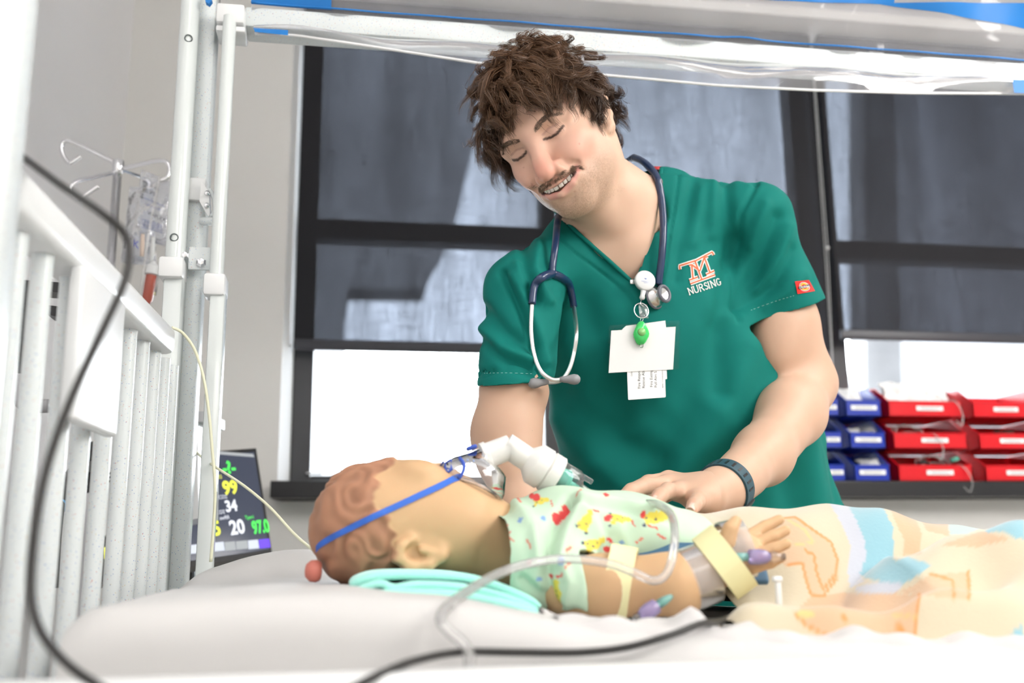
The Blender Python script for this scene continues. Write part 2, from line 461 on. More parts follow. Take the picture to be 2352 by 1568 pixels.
MT = dict(
    wall=M('wall_paint', (0.78, 0.765, 0.735), 0.6, bump=(300, 0.06)),
    wall_l=M('wall_paint_left', (0.82, 0.81, 0.82), 0.6, bump=(300, 0.06)),
    white_paint=M('white_paint', (0.85, 0.85, 0.85), 0.5),
    ceiling=M('ceiling_tile', (0.85, 0.84, 0.86), 0.8, bump=(260, 0.4, 0.002)),
    floor=M('floor_vinyl', (0.55, 0.54, 0.52), 0.35, vary=(6, 0.08)),
    frame=M('dark_aluminium', (0.065, 0.065, 0.07), 0.4, spec=0.4),
    sill=M('dark_sill', (0.016, 0.016, 0.018), 0.35),
    blind=M_blind(), hem=M('blind_bar', (0.05, 0.05, 0.06), 0.4),
    glass=M_clear('window_glass', (0.97, 0.98, 0.98), 0.25, 0.0),
    white=M('white_plastic', (0.74, 0.75, 0.75), 0.25), enamel=M('white_enamel', (0.66, 0.70, 0.69), 0.2, coat=0.3),
    speckle=M_speckle(), chrome=M('chrome', (0.90, 0.90, 0.92), 0.16, 1.0), steel=M('steel', (0.62, 0.62, 0.62), 0.25, 1.0),
    black=M('black_plastic', (0.012, 0.012, 0.013), 0.35), cable=M('black_cable', (0.02, 0.019, 0.018), 0.45),
    hole=M('hole_grey', (0.10, 0.12, 0.12), 0.6), red=M('red_latch', (0.55, 0.02, 0.02), 0.4),
    vinyl=M_clear('clear_vinyl', (0.95, 0.95, 0.965), 0.9, 0.08, 0.17, (0.88, 0.88, 0.92), (14, 0.35)),
    blue_trim=M('blue_binding', srgb(22, 115, 190), 0.5), hemline=M_clear('vinyl_hem', (0.9, 0.9, 0.92), 1.0, 0.1, 0.8, (0.95, 0.95, 0.95)),
    sheet=M('white_sheet', (0.54, 0.525, 0.52), 0.75, bump=(700, 0.08), sheen=0.2),
    mattress=M('mattress_cover', (0.56, 0.55, 0.54), 0.55, bump=(500, 0.05)),
    paper=M('white_paper', (0.92, 0.92, 0.91), 0.6), ink=M('black_ink', (0.03, 0.03, 0.035), 0.6),
    blue_bin=M('blue_bin_plastic', srgb(22, 52, 165), 0.28), red_bin=M('red_bin_plastic', srgb(215, 14, 30), 0.28, sss=0.0), yellow_bin=M('yellow_bin_plastic', srgb(245, 200, 20), 0.3),
    clear=M_clear('clear_plastic', (0.96, 0.96, 0.97), 0.9, 0.06, 0.06), sleeve=M_clear('badge_film', (0.985, 0.985, 0.985), 0.35, 0.08, 0.0), tubing=M_clear('clear_tubing', (0.97, 0.965, 0.96), 0.8, 0.08, 0.22, (0.95, 0.94, 0.93)),
)
# ------------------------------------------------------------------ the room
YW = 2.65; XL = -0.614; XR = 3.4; YR = -2.4; ZC = 2.64
def struct(name, VF, mat, **k):
    o = add(name, VF[0], VF[1], mat, smooth=False, **k); o['kind'] = 'structure'; return o
struct('floor', box2((XL - .2, YR - .2, -.1), (XR + .2, YW + .25, 0)), MT['floor'])
struct('ceiling', box2((XL - .2, YR - .2, ZC), (XR + .2, YW + .25, ZC + .1)), MT['ceiling'])
struct('wall_left', box2((XL - .15, YR, 0), (XL, YW, ZC)), MT['wall_l'])
struct('wall_right', box2((XR, YR, 0), (XR + .15, YW, ZC)), MT['wall'])
struct('wall_rear', box2((XL - .15, YR - .15, 0), (XR + .15, YR, ZC)), MT['wall'])
WX0 = P(645, 900, YW)[0]; WX1 = 3.0; WZ0 = 1.13; WZ1 = 2.61
struct('wall_back', merge(box2((XL - .15, YW, 0), (WX0, YW + .25, ZC)), box2((WX1, YW, 0), (XR + .15, YW + .25, ZC)),
                          box2((WX0, YW, 0), (WX1, YW + .25, WZ0)), box2((WX0, YW, WZ1), (WX1, YW + .25, ZC))), MT['wall'])
# splayed white reveal on the left of the window
YF = 2.80
xf0 = P(672, 900, YF)[0]
struct('trim_1', prism([(WX0, YW, WZ0), (xf0, YF, WZ0), (xf0, YF + .09, WZ0), (WX0 - .02, YF + .09, WZ0), (WX0 - .02, YW + .001, WZ0)], (0, 0, WZ1 - WZ0)), MT['white_paint'])
# sill board
ZS = P(1500, 1104, 2.54)[2]
sx0 = P(621, 1104, 2.54)[0]
struct('trim_2', box2((sx0, 2.54, ZS - .042), (WX1 + .05, YF + .02, ZS), .003), MT['sill'])
# windows : dark frames with a wide centre post
zmid0, zmid1 = P(1000, 556, YF)[2], P(1000, 512, YF)[2]
def window(name, x0, x1, mull):
    w = bpy.data.objects.new(name, None); COL.objects.link(w); w['kind'] = 'structure'
    fr = 0.055; y0, y1 = YF, YF + .07
    def bar(nm, lo, hi): add(nm, *box2(lo, hi, .003), MT['frame'], w, smooth=False)
    bar('stile', (x0, y0, ZS), (x0 + fr, y1, WZ1)); bar('stile', (x1 - fr, y0, ZS), (x1, y1, WZ1))
    bar('top_rail', (x0 + fr, y0, WZ1 - fr), (x1 - fr, y1, WZ1)); bar('bottom_rail', (x0 + fr, y0, ZS), (x1 - fr, y1, ZS + .032))
    xs = [x0 + fr] + [v for m in mull for v in (m - .022, m + .022)] + [x1 - fr]
    for m in mull: bar('mullion', (m - .022, y0, ZS + .032), (m + .022, y1, WZ1 - fr))
    for a, b in zip(xs[0::2], xs[1::2]):
        bar('meeting_rail', (a, y0, zmid0), (b, y1, zmid1))
        for z0, z1 in ((ZS + .032, zmid0), (zmid1, WZ1 - fr)):
            add('pane', *box2((a, y0 + .03, z0), (b, y0 + .036, z1)), MT['glass'], w, smooth=False)
    return w
xm = P(1268, 950, YF)[0]; xw1 = P(1862, 400, YF)[0]; xw2 = P(1875, 400, YF)[0]
window('window_1', xf0, xw1, [xm]); window('window_2', xw2, WX1, [2.32])
lk = thing('window_latch', 'small grey latch lying at the lower left corner of the bare window pane', 'latch', P(716, 1086, YF - .006))
add('latch_body', *box(P(722, 1087, YF - .008), (.045, .014, .006), None, .002), MT['steel'], lk)

# roller blinds of dark see-through mesh
def blind(name, label, x0, x1, zb, y):
    t = thing(name, label, 'blind', ((x0 + x1) / 2, y, zb))
    add('blind_fabric', *grid(lambda u, v: A(lerp(x0, x1, u), y + .0015 * math.sin(u * 23), lerp(zb + .03, WZ1 - .03, v)), 40, 2), MT['blind'], t)
    add('hem_bar', *box2((x0, y - .007, zb), (x1, y + .007, zb + .031), .004), MT['hem'], t)
    add('roller_tube', *tube([(x0, y, WZ1 - .03), (x1, y, WZ1 - .03)], .022, 16), MT['hem'], t)
    return t
yb = 2.74
blind('roller_blind', 'long dark mesh roller blind behind the person, pulled halfway down', P(686, 450, yb)[0], P(1868, 300, yb)[0], P(900, 808, yb)[2], yb)
blind('roller_blind', 'dark mesh roller blind above the red bins, right of the bead chain', P(1893, 300, yb)[0], 2.75, P(2150, 785, yb)[2], yb)
ch = thing('bead_chain', 'thin white bead chain hanging between the two blinds', 'chain', P(1905, 830, 2.70))
cp = np.array([P(1873, 205, 2.70), P(1901, 569, 2.70), P(1915, 880, 2.70)])
top = cp[0] + (cp[0] - cp[1]) * .9
L = np.linalg.norm(top - cp[2]); nb = int(L / .006)
bead = lathe([(0, -.0021), (.0016, -.0013), (.0021, 0), (.0016, .0013), (0, .0021)], 6)
parts = [tube([top, cp[0], cp[1], cp[2]], .0009, 5)]
for i in range(nb): parts.append((bead[0] + lerp(top, cp[2], i / nb), bead[1]))
bc = add('bead_strand', *merge(*parts), MT['white'], ch); bc['kind'] = 'stuff'
add('chain_joint', *lathe([(0, -.006), (.0045, -.003), (.0045, .003), (0, .006)], 10, P(1901, 569, 2.70)), MT['white'], ch)

# ------------------------------------------------------------------ outside: pale buildings under a white sky
MT['facade'] = M('grey_facade', (0.20, 0.197, 0.20), 0.7, vary=(0.7, 0.2)); MT['facade2'] = M('dark_facade', (0.15, 0.15, 0.16), 0.7, vary=(0.5, 0.2)); MT['ground'] = M('outside_ground', (0.5, 0.5, 0.5), 0.8)
g = struct('outside_ground', box2((-40, 4, -5.2), (60, 80, -5)), MT['ground'])
def building(label, poly, Y, mat, depth=.8):
    b = thing('building', label, 'building', P(poly[0][0], 1400, Y))
    pts = [P(x, y, Y) for x, y in poly]
    F = prism(pts, (0, depth, 0)); add('wall', F[0], F[1], mat, b, smooth=False)
    return b
building('tall dark neighbouring building seen through the left part of the long blind',
         [(520, 1900), (520, -600), (1110, -600), (1092, 320), (1042, 520), (1022, 565), (990, 618), (978, 662), (800, 660), (792, 730), (790, 1900)], 14, MT['facade'])
building('dark building edge seen through the upper right of the second blind',
         [(2160, 1900), (2105, 100), (2105, -700), (4200, -700), (4200, 1900)], 16, MT['facade2'])
building('dim grey building seen through the middle of the second blind',
         [(1995, 1900), (1985, 300), (1975, -700), (2300, -700), (2300, 1900)], 22, MT['facade'])
# ------------------------------------------------------------------ crib
CX = -0.24; CY0 = 0.74; CY1 = 1.55; ZM = 0.965; CXE = 1.28
crib = thing('hospital_crib', 'white speckled hospital crib with slatted end, tall posts and clear canopy', 'crib', (0.5, 1.15, 0))
def cpart(name, VF, mat=None, parent=None, smooth=True, auto=40, label=None):
    return add(name, VF[0], VF[1], MT['speckle'] if mat is None else mat, parent or crib, smooth=smooth, auto=auto, label=label)
# slatted head end in the plane X = CX
EN = P(35, 352, .785); ed = nrm(A(math.sin(.036), math.cos(.036), 0)); en_ = A(ed[1], -ed[0], 0)      # the end stands a touch askew
def PE(px, py, off=0.0): return PP(px, py, EN + en_ * off, en_)
zr1 = (PE(220, 555)[2] + EN[2]) / 2; zr0 = PE(214, 640)[2]
rail_far = PE(405, 770)
a = A(EN[0], EN[1], 0) + ed * .0 - en_ * .021; L_ = np.linalg.norm((rail_far - EN)[:2])
def ebox(l0, l1, o0, o1, z0, z1, bev): return box(A(EN[0], EN[1], 0) + ed * (l0 + l1) / 2 + en_ * (o0 + o1) / 2 + A(0, 0, (z0 + z1) / 2), (abs(o1 - o0), l1 - l0, z1 - z0), (en_, ed, A(0, 0, 1)), bev, 3)
cpart('top_rail', ebox(-.0, L_, -.044, 0, zr0, zr1, .010), MT['white'])
SL = [(-9, 1042), (58, 1042), (128, 1042), (182, 1042), (233, 1042), (277, 1042), (310, 1042), (338, 1042), (362, 1042), (383, 1042)]
for px, py in SL:
    q = PE(px, py, -.022)
    cpart('slat', tube([(q[0], q[1], .62), (q[0], q[1], zr0 + .002)], .0098, 12))
cpart('bottom_rail', ebox(-.02, L_ + .04, -.04, 0, .58, .63, .008))
# white information panel hung on the slats
q = [PE(188, 655), PE(283, 735), PE(256, 1000), PE(150, 962)]
l = [np.dot(v - EN, ed) for v in q]
cpart('chart_panel', ebox((l[0] + l[3]) / 2, (l[1] + l[2]) / 2, -.010, .004, (q[2][2] + q[3][2]) / 2, zr0 + .002, .004), MT['white'])
# corner posts
def post(x, y, z0, z1, s=.03): return box2((x - s / 2, y - s / 2, z0), (x + s / 2, y + s / 2, z1), .004)
xe = P(52, 250, .76)[0]
cpart('corner_post', box2((xe - .055, .735, 0), (xe, .785, 2.25), .014, 3))
def vpost(px, py, Y, wpx, z0, z1, dep=None, bev=.003, mat=None, name='corner_post', par=None, rnd=False):
    c = P(px, py, Y); w = wpx * np.dot(c - CAM, c_f) / FPX
    d = dep or w
    if rnd: return cpart(name, tube([(c[0], Y, z0), (c[0], Y, z1)], w / 2, 20), mat, par)
    return cpart(name, box2((c[0] - w / 2, Y - d / 2, z0), (c[0] + w / 2, Y + d / 2, z1), bev), mat, par)
vpost(458, 400, 1.56, 47, 0, 2.3, .045, .008)
zc_ = P(400, 600, 1.52)[2]
g1 = vpost(420, 300, 1.52, 44, zc_ - .02, 2.3, rnd=True, mat=MT['enamel'], name='guide_tube')
vpost(393, 800, 1.52, 44, .3, zc_, .04, .006, MT['enamel'], 'guide_sleeve')
for (px, py, k) in ((433, 88, 1), (400, 545, 1), (395, 617, 0)):
    c = P(px, py, 1.52 - .0145 if k else 1.495)
    add('hole', *lathe([(.0066, -.001), (.0062, .0012), (.0048, .0014), (.0046, -.002), (0, -.003)], 18, c, nrm(CAM - c) * A(1, 1, .3)), MT['hole'], g1)
c = P(392, 604, 1.50); cpart('sleeve_clamp', box2((c[0] - .016, 1.488, c[2] - .024), (c[0] + .02, 1.535, c[2] + .008), .005), MT['white'])
# second tube in front of the far side, with its square sleeve
zs2 = P(495, 640, 1.50)[2]
zt = P(535, 40, 1.50)[2]
vpost(513, 330, 1.50, 31, zs2 - .03, zt, rnd=True, mat=MT['enamel'], name='guide_tube')
vpost(491, 900, 1.50, 35, .3, zs2, .032, .004, MT['enamel'], 'guide_sleeve')
c = P(496, 652, 1.50); cpart('sleeve_clamp', box2((c[0] - .016, 1.478, c[2] - .022), (c[0] + .016, 1.522, c[2] + .012), .005), MT['white'])
# brackets and bolts
c = P(447, 432, 1.53); cpart('bracket', box2((c[0] - .018, 1.528, c[2] - .02), (c[0] + .017, 1.56, c[2] + .018), .004), MT['white'])
c = P(473, 440, 1.53); br = cpart('bracket', prism([P(462, 415, 1.515), P(480, 440, 1.515), P(482, 492, 1.515), P(478, 497, 1.515), P(458, 462, 1.515)], (0, .02, 0)), MT['white'], smooth=False)
add('bracket_loop', *tube(smooth_path([P(480, 436, 1.52), P(492, 455, 1.52), P(494, 480, 1.52), P(488, 494, 1.52), P(478, 496, 1.52)], 5), .004, 8), MT['speckle'], br)
for px, py in ((476, 443), (475, 471)): add('screw', *lathe([(.004, -.002), (.004, .001), (0, .002)], 10, P(px, py, 1.513), (0.3, -1, 0)), MT['chrome'], br)
a, b = P(465, 508, 1.53), P(497, 508, 1.50); cpart('cross_bar', tube([a, b], .0065, 10))
c = P(464, 599, 1.53); pl = cpart('bolt_plate', box2((c[0] - .018, 1.515, c[2] - .018), (c[0] + .015, 1.522, c[2] + .018), .002))
for px, py, r in ((462, 604, .008), (424, 588, .007)):
    add('bolt', *lathe([(r, 0), (r, .004), (r * .6, .008), (0, .009)], 6, P(px, py, 1.516), (0.1, -1, .05)), MT['chrome'], pl, smooth=False)
# top rail of the far side
zt1 = P(1400, 75, 1.52)[2]; zt0 = P(1400, 118, 1.52)[2]
xr0 = P(562, 40, 1.52)[0]
cpart('canopy_rail', box2((xr0, 1.52, zt0), (1.32, 1.575, zt1), .004))
c = P(532, 48, 1.515)
cpart('rail_connector', merge(box2((c[0] - .022, 1.495, c[2] - .013), (xr0 + .002, 1.56, c[2] + .020), .004), box2((c[0] - .022, 1.50, c[2] - .026), (xr0 + .004, 1.55, c[2] - .016), .003)), MT['white'])
c = P(549, 39, 1.50); cpart('latch', box(c, (.014, .006, .006), None, .001), MT['red'])
# clear vinyl hanging under and standing over the rail
low = np.array([(600, 78), (680, 82), (860, 108), (1100, 146), (1300, 165), (1420, 176), (1640, 196), (1870, 208), (2100, 214), (2352, 216), (2600, 217)], float)
def low_y(px): return np.interp(px, low[:, 0], low[:, 1])
def sk(u, v):
    px = lerp(585, 2560, u); a = P(px, np.interp(px, [575, 2352], [64, 180]), 1.53); b = P(px, low_y(px), 1.50 + .012 * math.sin(u * 17))
    p = lerp(a, b, v); p[1] -= .018 * math.sin(v * 3.1) * (1 + .5 * math.sin(u * 31)); return p
skirt = cpart('canopy_skirt', grid(sk, 90, 7), MT['vinyl'], auto=None)
add('hem', *tube([sk(u, 1) for u in np.linspace(0, 1, 90)], .0026, 6), MT['hemline'], skirt)
def quad_strip(pa, pb, dy=-.004): return grid(lambda u, v: lerp(lerp(A(*pa[0]), A(*pa[1]), u), lerp(A(*pb[0]), A(*pb[1]), u), v) + A(0, dy, 0), 8, 3)
add('binding', *quad_strip((P(582, 66, 1.50), P(662, 72, 1.50)), (P(586, 76, 1.495), P(662, 84, 1.495))), MT['blue_trim'], skirt)
add('binding', *quad_strip((P(2322, 184, 1.49), P(2400, 188, 1.49)), (P(2326, 215, 1.49), P(2400, 218, 1.49))), MT['blue_trim'], skirt)
# canopy dome rising from the rail, bulging, crumpled
zr = zt1
def dome(u, v):
    x = lerp(xr0 + .01, 1.32, u)
    th = v * math.pi / 2
    y = 1.515 + .01 - .40 * (1 - math.cos(th)) ; z = zr - .004 + .36 * math.sin(th)
    wob = .010 * math.sin(x * 19 + v * 6) * math.sin(v * 9 + x * 3) + .006 * math.sin(x * 43 - v * 11)
    fold = .016 * math.exp(-((x - .66 - .05 * v) / .03) ** 2) * math.exp(-((v - .07) / .06) ** 2)
    return A(x, y - .03 * math.sin(min(v * 7, math.pi)) + wob - fold, z + wob * .5)
domeo = cpart('canopy_dome', grid(dome, 120, 40), MT['vinyl'], auto=None)
add('piping', *tube([dome(u, .012) + A(0, -.006, .002) for u in np.linspace(0, 1, 100)], .0016, 6), MT['blue_trim'], domeo)
add('binding', *grid(lambda u, v: dome(lerp(0, .085, u), lerp(.012, .040, v)) + A(0, -.004, .0), 12, 4), MT['blue_trim'], domeo)
def band(x0, x1, v0, v1, s0=0.0):
    return grid(lambda u, v: dome(lerp(x0, x1, u), lerp(lerp(v0, v0 + s0, u), lerp(v1, v1 + s0, u), v)) + A(0, .004, .004), 30, 4)
def up_v(px, py):     # where on the dome a sight line meets it
    best = None
    for v in np.linspace(0.0, .9, 60):
        for u in np.linspace(0, 1, 60):
            x, y = proj(dome(u, v)); d = (x - px) ** 2 + (y - py) ** 2
            if best is None or d < best[0]: best = (d, u, v)
    return best[1], best[2]
ua, va = up_v(1560, 4); ub, vb = up_v(2060, 22); uc, vc = up_v(2352, 45)
add('binding', *grid(lambda u, v: dome(lerp(ua, ub, u), lerp(va, vb, u) + v * .035) + A(0, -.004, .004), 30, 4), MT['blue_trim'], domeo)
add('binding', *grid(lambda u, v: dome(lerp(ub - .03, 1, u), lerp(vb, vc, u) + (v - .5) * .10 * u) + A(0, -.004, .004), 20, 4), MT['blue_trim'], domeo)
c = P(495, 3, 1.52); cpart('canopy_clip', prism([P(470, -8, 1.50), P(487, 0, 1.50), P(480, 9, 1.50), P(472, 4, 1.50)], (0, .01, 0)), MT['blue_trim'], smooth=False)
# far side panel, let down, and its posts at the foot end
cpart('lowered_side', box2((CX + .03, 1.525, .60), (1.26, 1.555, .86), .01), MT['white'])
cpart('near_rail', box2((CX - .02, .69, .86), (1.30, .735, P(1176, 1541, .69)[2]), .012, 3), MT['white'])
for x, y in ((1.30, 1.56), (1.30, .73)): cpart('corner_post', post(x, y, 0, 2.25 if y > 1 else .93, .04))
cpart('bed_deck', box2((CX + .02, .75, .70), (1.29, 1.52, .80), .01), MT['white'])

# ------------------------------------------------------------------ mattress
_mx = [P(q, 1400, .82)[0] for q in (60, 300, 560, 800, 1050, 1250, 1350, 1600, 2352)]
_mz = [.960, .964, .969, .970, .962, .948, .940, .930, .915]
def mat_z(x, y):
    z = np.interp(x, _mx, _mz)
    z = z + .036 * np.exp(-((x + .07) / .13) ** 2 - ((y - 1.40) / .09) ** 2)            # raised far corner of the head end
    z = z - .008 * np.exp(-((x - .13) / .13) ** 2 - ((y - 1.12) / .12) ** 2)             # hollow under the head
    return z
def mat_fn(u, v):
    x = lerp(CX + .035, 1.26, u)
    # v walks: near side up, over the top, far side down
    if v < .14: y = .800 - .004 * math.sin(v / .14 * 3.1); z = lerp(.80, float(mat_z(x, .82)) - .018, v / .14)
    elif v > .9: y = 1.505; z = lerp(float(mat_z(x, 1.5)) - .018, .80, (v - .9) / .1)
    else:
        t = (v - .14) / .76; y = lerp(.802, 1.503, t); e = min(t, 1 - t) * .70
        z = float(mat_z(x, y)) - .018 * (1 - math.sqrt(max(0, 1 - (1 - min(e / .03, 1)) ** 2)))
    if x < CX + .06: z -= .012 * ((CX + .06 - x) / .025) ** 2 if v > .1 else 0
    return A(x, y, z + .0015 * math.sin(x * 60 + y * 25) * math.sin(y * 38) * (1 if x < .25 else .4))
mt = thing('mattress', 'thick mattress in a smooth white cover lying in the crib', 'mattress', (0.5, 1.15, .80))
V, F = grid(mat_fn, 110, 90); add('mattress_cover', V, F, MT['mattress'], mt)
mat_bvh = bvh_of(V, F)
add('mattress_base', *box2((CX + .035, .80, .80), (1.26, 1.505, .83)), MT['mattress'], mt, smooth=False)
# ------------------------------------------------------------------ the person
HR = np.array([[0.66937596, 0.49795944, -0.55133676], [-0.67491476, 0.717779, -0.17112388], [0.3105252, 0.48665152, 0.81654418]])
HT = np.array([0.29260561, 1.37674253, 1.60762904])
def H2W(V): return np.asarray(V) @ HR.T + HT
def W2H(V): return (np.asarray(V) - HT) @ HR
person = thing('person', 'smiling person with curly brown hair in a green scrub top, leaning over the crib', 'person', (0.62, 1.78, 0))
SKIN = M('skin', (0.7, 0.47, 0.36), 0.48, vcol=True, sss=0.12, sss_s=0.004, spec=0.35, bump=(1100, 0.10, 0.0006))
SR, SL = P(1200, 668, 1.42), P(1740, 505, 1.48)
UARM = (SL - SR)

# ---- head, neck and upper chest as one implicit surface in the head's own frame
def fine(lo, a, b, hi, h, H): return np.concatenate([np.arange(lo, a, H), np.arange(a, b, h), np.arange(b, hi, H)])
fd = Field(fine(-.20, -.086, .086, .30, .0016, .004), fine(-.135, -.118, -.045, .20, .0016, .0036), fine(-.40, -.122, .034, .13, .0016, .0036))
def pair(fn):
    for sx in (-1, 1): fn(sx)
fd.ell((0, .014, .034), (.0745, .094, .082), .01)
fd.ell((0, -.022, -.022), (.0640, .058, .078), .035)
fd.ell((0, -.028, -.078), (.050, .048, .040), .03)
fd.ell((0, -.0640, -.1045), (.027, .0185, .0180), .022)
pair(lambda s: fd.ell((s * .047, .002, -.058), (.017, .030, .030), .03))
pair(lambda s: fd.ell((s * .0435, -.051, -.025), (.0195, .021, .017), .022))
pair(lambda s: fd.ell((s * .0350, -.0675, -.0385), (.0180, .0168, .0170), .014))
fd.chain([(-.052, -.060, .014), (-.030, -.0765, .0215), (0, -.0785, .019), (.030, -.0765, .0215), (.052, -.060, .014)], .0095, .016)
pair(lambda s: fd.ell((s * .031, -.098, .001), (.019, .0175, .0115), .012, 's'))
pair(lambda s: fd.ell((s * .0305, -.0675, -.001), (.0165, .0140, .0135), .004))            # closed lids over the eyes
pair(lambda s: fd.chain([(s * .017, -.083, -.0030), (s * .026, -.087, -.0058), (s * .036, -.085, -.0058), (s * .045, -.076, -.0020)], [.0014, .0022, .0022, .0012], .0016, 's'))
pair(lambda s: fd.chain([(s * .018, -.082, .0045), (s * .030, -.0855, .0075), (s * .043, -.079, .0055)], .0009, .003, 's'))   # lid crease
# nose
fd.cap((0, -.0800, .010), (0, -.0985, -.030), .0088, .0112, .016)
fd.cap((0, -.0970, -.030), (0, -.1035, -.043), .0110, .0132, .010)
pair(lambda s: fd.ell((s * .0162, -.0895, -.0455), (.0086, .0122, .0098), .005))
pair(lambda s: fd.ell((s * .0075, -.0985, -.0565), (.0042, .0065, .0035), .003, 's'))
pair(lambda s: fd.chain([(s * .0215, -.098, -.036), (s * .0255, -.092, -.043), (s * .0250, -.089, -.051)], .0021, .004, 's'))
# mouth region: muzzle, lips, open smile
fd.ell((0, -.0660, -.070), (.036, .024, .026), .02)
MZ = .0048
UL = [(-.034, -.0765, -.0640 + MZ), (-.020, -.0880, -.0680 + MZ), (-.007, -.0930, -.0688 + MZ), (0, -.0930, -.0696 + MZ), (.007, -.0930, -.0688 + MZ), (.020, -.0880, -.0680 + MZ), (.034, -.0765, -.0640 + MZ)]
LL = [(-.032, -.0760, -.0665 + MZ), (-.019, -.0865, -.0795 + MZ), (0, -.0915, -.0850 + MZ), (.019, -.0865, -.0795 + MZ), (.032, -.0760, -.0665 + MZ)]
fd.chain(UL, [.0022, .0040, .0046, .0042, .0046, .0040, .0022], .005)
fd.chain(LL, [.0022, .0046, .0056, .0046, .0022], .005)
MO = [(-.0315, -.084, -.0662 + MZ), (-.018, -.092, -.0732 + MZ), (0, -.096, -.0766 + MZ), (.018, -.092, -.0732 + MZ), (.0315, -.084, -.0662 + MZ)]
for dy in (0, .006, .012): fd.chain([A(*p) + A(0, dy, 0) for p in MO], [.0012, .0034, .0042, .0034, .0012], .002, 's')
pair(lambda s: fd.ell((s * .037, -.080, -.0595), (.004, .006, .005), .006, 's'))                  # dimples at the corners
pair(lambda s: fd.chain([(s * .0235, -.0925, -.041), (s * .031, -.0880, -.0485), (s * .0395, -.0795, -.058), (s * .0425, -.073, -.069)], [.0016, .0024, .0024, .0014], .007, 's'))
fd.ell((0, -.0915, -.0930), (.014, .005, .0035), .008, 's')
fd.chain([(0, -.0985, -.0565), (0, -.0975, -.0605)], .0010, .005, 's')
# ears
def ear(s):
    fd.chain([(s * .074, .004, -.008), (s * .079, .010, .012), (s * .083, .024, .020), (s * .085, .034, .006), (s * .082, .028, -.016), (s * .077, .016, -.032), (s * .073, .008, -.036)], [.004, .0042, .0042, .0045, .0046, .0062, .0055], .006)
    fd.ell((s * .075, .020, -.006), (.006, .016, .024), .008)
    fd.ell((s * .0865, .017, -.004), (.006, .009, .013), .005, 's')
pair(ear)
# neck and chest
nb = W2H(P(1448, 520, 1.475)); nch = W2H(P(1432, 552, 1.437))
fd.cap((0, .028, -.035), nb, .050, .056, .03)
fd.cap((0, -.010, -.085), nch + A(0, .012, .0), .032, .030, .035)
pair(lambda s: fd.chain([(s * .058, .030, -.045), lerp(A(s * .058, .030, -.045), nch, .55) + A(s * .010, 0, 0), nch], [.014, .013, .009], .022))
for q, r in ((P(1640, 475, 1.52), .036), (P(1285, 600, 1.495), .026)):
    fd.cap(lerp(A(0, .035, -.06), nb, .55), W2H(q), .045, r, .04)
for q in (P(1690, 480, 1.485), P(1270, 630, 1.45)): fd.cap(nch + A(0, .006, 0), W2H(q), .010, .011, .03)
fd.cap(W2H(P(1470, 610, 1.508)), W2H(P(1475, 740, 1.56)), .070, .07, .05); fd.cap(W2H(P(1370, 640, 1.512)), W2H(P(1400, 740, 1.56)), .066, .07, .05)
fd.cap(W2H(P(1560, 580, 1.535)), W2H(P(1590, 700, 1.57)), .06, .06, .05)
hv, hf = fd.mesh(2); del fd
N = vnormals(hv, hf)
head_bvh = bvh_of(hv, hf)
# skin colours
x, y, z = hv.T; ax_ = np.abs(x)
base = np.tile(A(.66, .445, .325), (len(hv), 1))
def mixc(mask, c, amt=1.0):
    global base
    m = (np.clip(mask, 0, 1) * amt)[:, None]; base = base * (1 - m) + A(*c) * m
def gau(cx, cy, cz, r): return np.exp(-((x - cx) ** 2 + (y - cy) ** 2 + (z - cz) ** 2) / r ** 2)
face = sstep(.02, -.05, y)
mixc(face * sstep(-.12, -.05, z), (.67, .42, .315), .8)
for s in (-1, 1): mixc(gau(s * .042, -.062, -.036, .022), (.66, .30, .24), .7)
mixc(gau(0, -.105, -.040, .020), (.62, .25, .19), .85); mixc(gau(0, -.092, -.008, .012), (.64, .33, .26), .4)
mixc(gau(0, -.09, .012, .010), (.62, .34, .28), .3)
for s in (-1, 1): mixc(gau(s * .031, -.08, -.004, .012), (.52, .31, .26), .35)
beard = sstep(-.050, -.085, z - .35 * (ax_ - .03)) * face * sstep(-.140, -.118, z) ; beard = beard * (1 - gau(0, -.09, -.073, .016) * .9)
sp = .5 + .5 * noise3(hv, 900, 3)
mixc(beard * (.35 + .65 * sp) * sstep(.0, .03, ax_ + (-.085 - z) * 1.2), (.33, .225, .155), .80)
lipU = polydist(hv, UL); lipL = polydist(hv, LL)
mixc(sstep(.0062, .0036, lipU) * (z < -.0662 + MZ) * face, (.52, .235, .20), .85); mixc(sstep(.0078, .0045, lipL) * face, (.56, .25, .215), .85)
mixc(sstep(.0065, .0035, polydist(hv, MO)) * sstep(-.0885, -.086, y) * (ax_ < .032), (.05, .015, .012), 1)
for s in (-1, 1):
    ll_ = [A(s * .0165, 0, -.0022), A(s * .026, 0, -.0048), A(s * .036, 0, -.0048), A(s * .0465, 0, -.0008)]
    dd = polydist(hv * A(1, 0, 1), ll_); mixc(sstep(.0025, .0012, dd) * (y < -.06), (.05, .028, .022), .88)
    dd = polydist(hv * A(1, 0, 1), [A(s * .018, 0, .0045), A(s * .030, 0, .0075), A(s * .043, 0, .0055)]); mixc(sstep(.0022, .0008, dd) * (y < -.06), (.42, .24, .20), .6)
for _ in range(8):
    c = A(RNG.uniform(-.05, .06), -.08, RNG.uniform(-.09, .0)); d = np.hypot(x - c[0], z - c[2])
    mixc(sstep(.0016, .0006, d) * face, (.36, .17, .12), .45)
def hairy(p):
    """1 where the scalp carries hair (head frame)"""
    x, y, z = np.abs(p[:, 0]), p[:, 1], p[:, 2]
    line = np.interp(y, [-.1, -.065, -.035, -.012, -.002, .006, .03, .05, .075, .11], [.066, .062, .045, .012, -.030, .020, .012, -.050, -.082, -.082])
    return z > line + .004 * np.sin(p[:, 0] * 160)
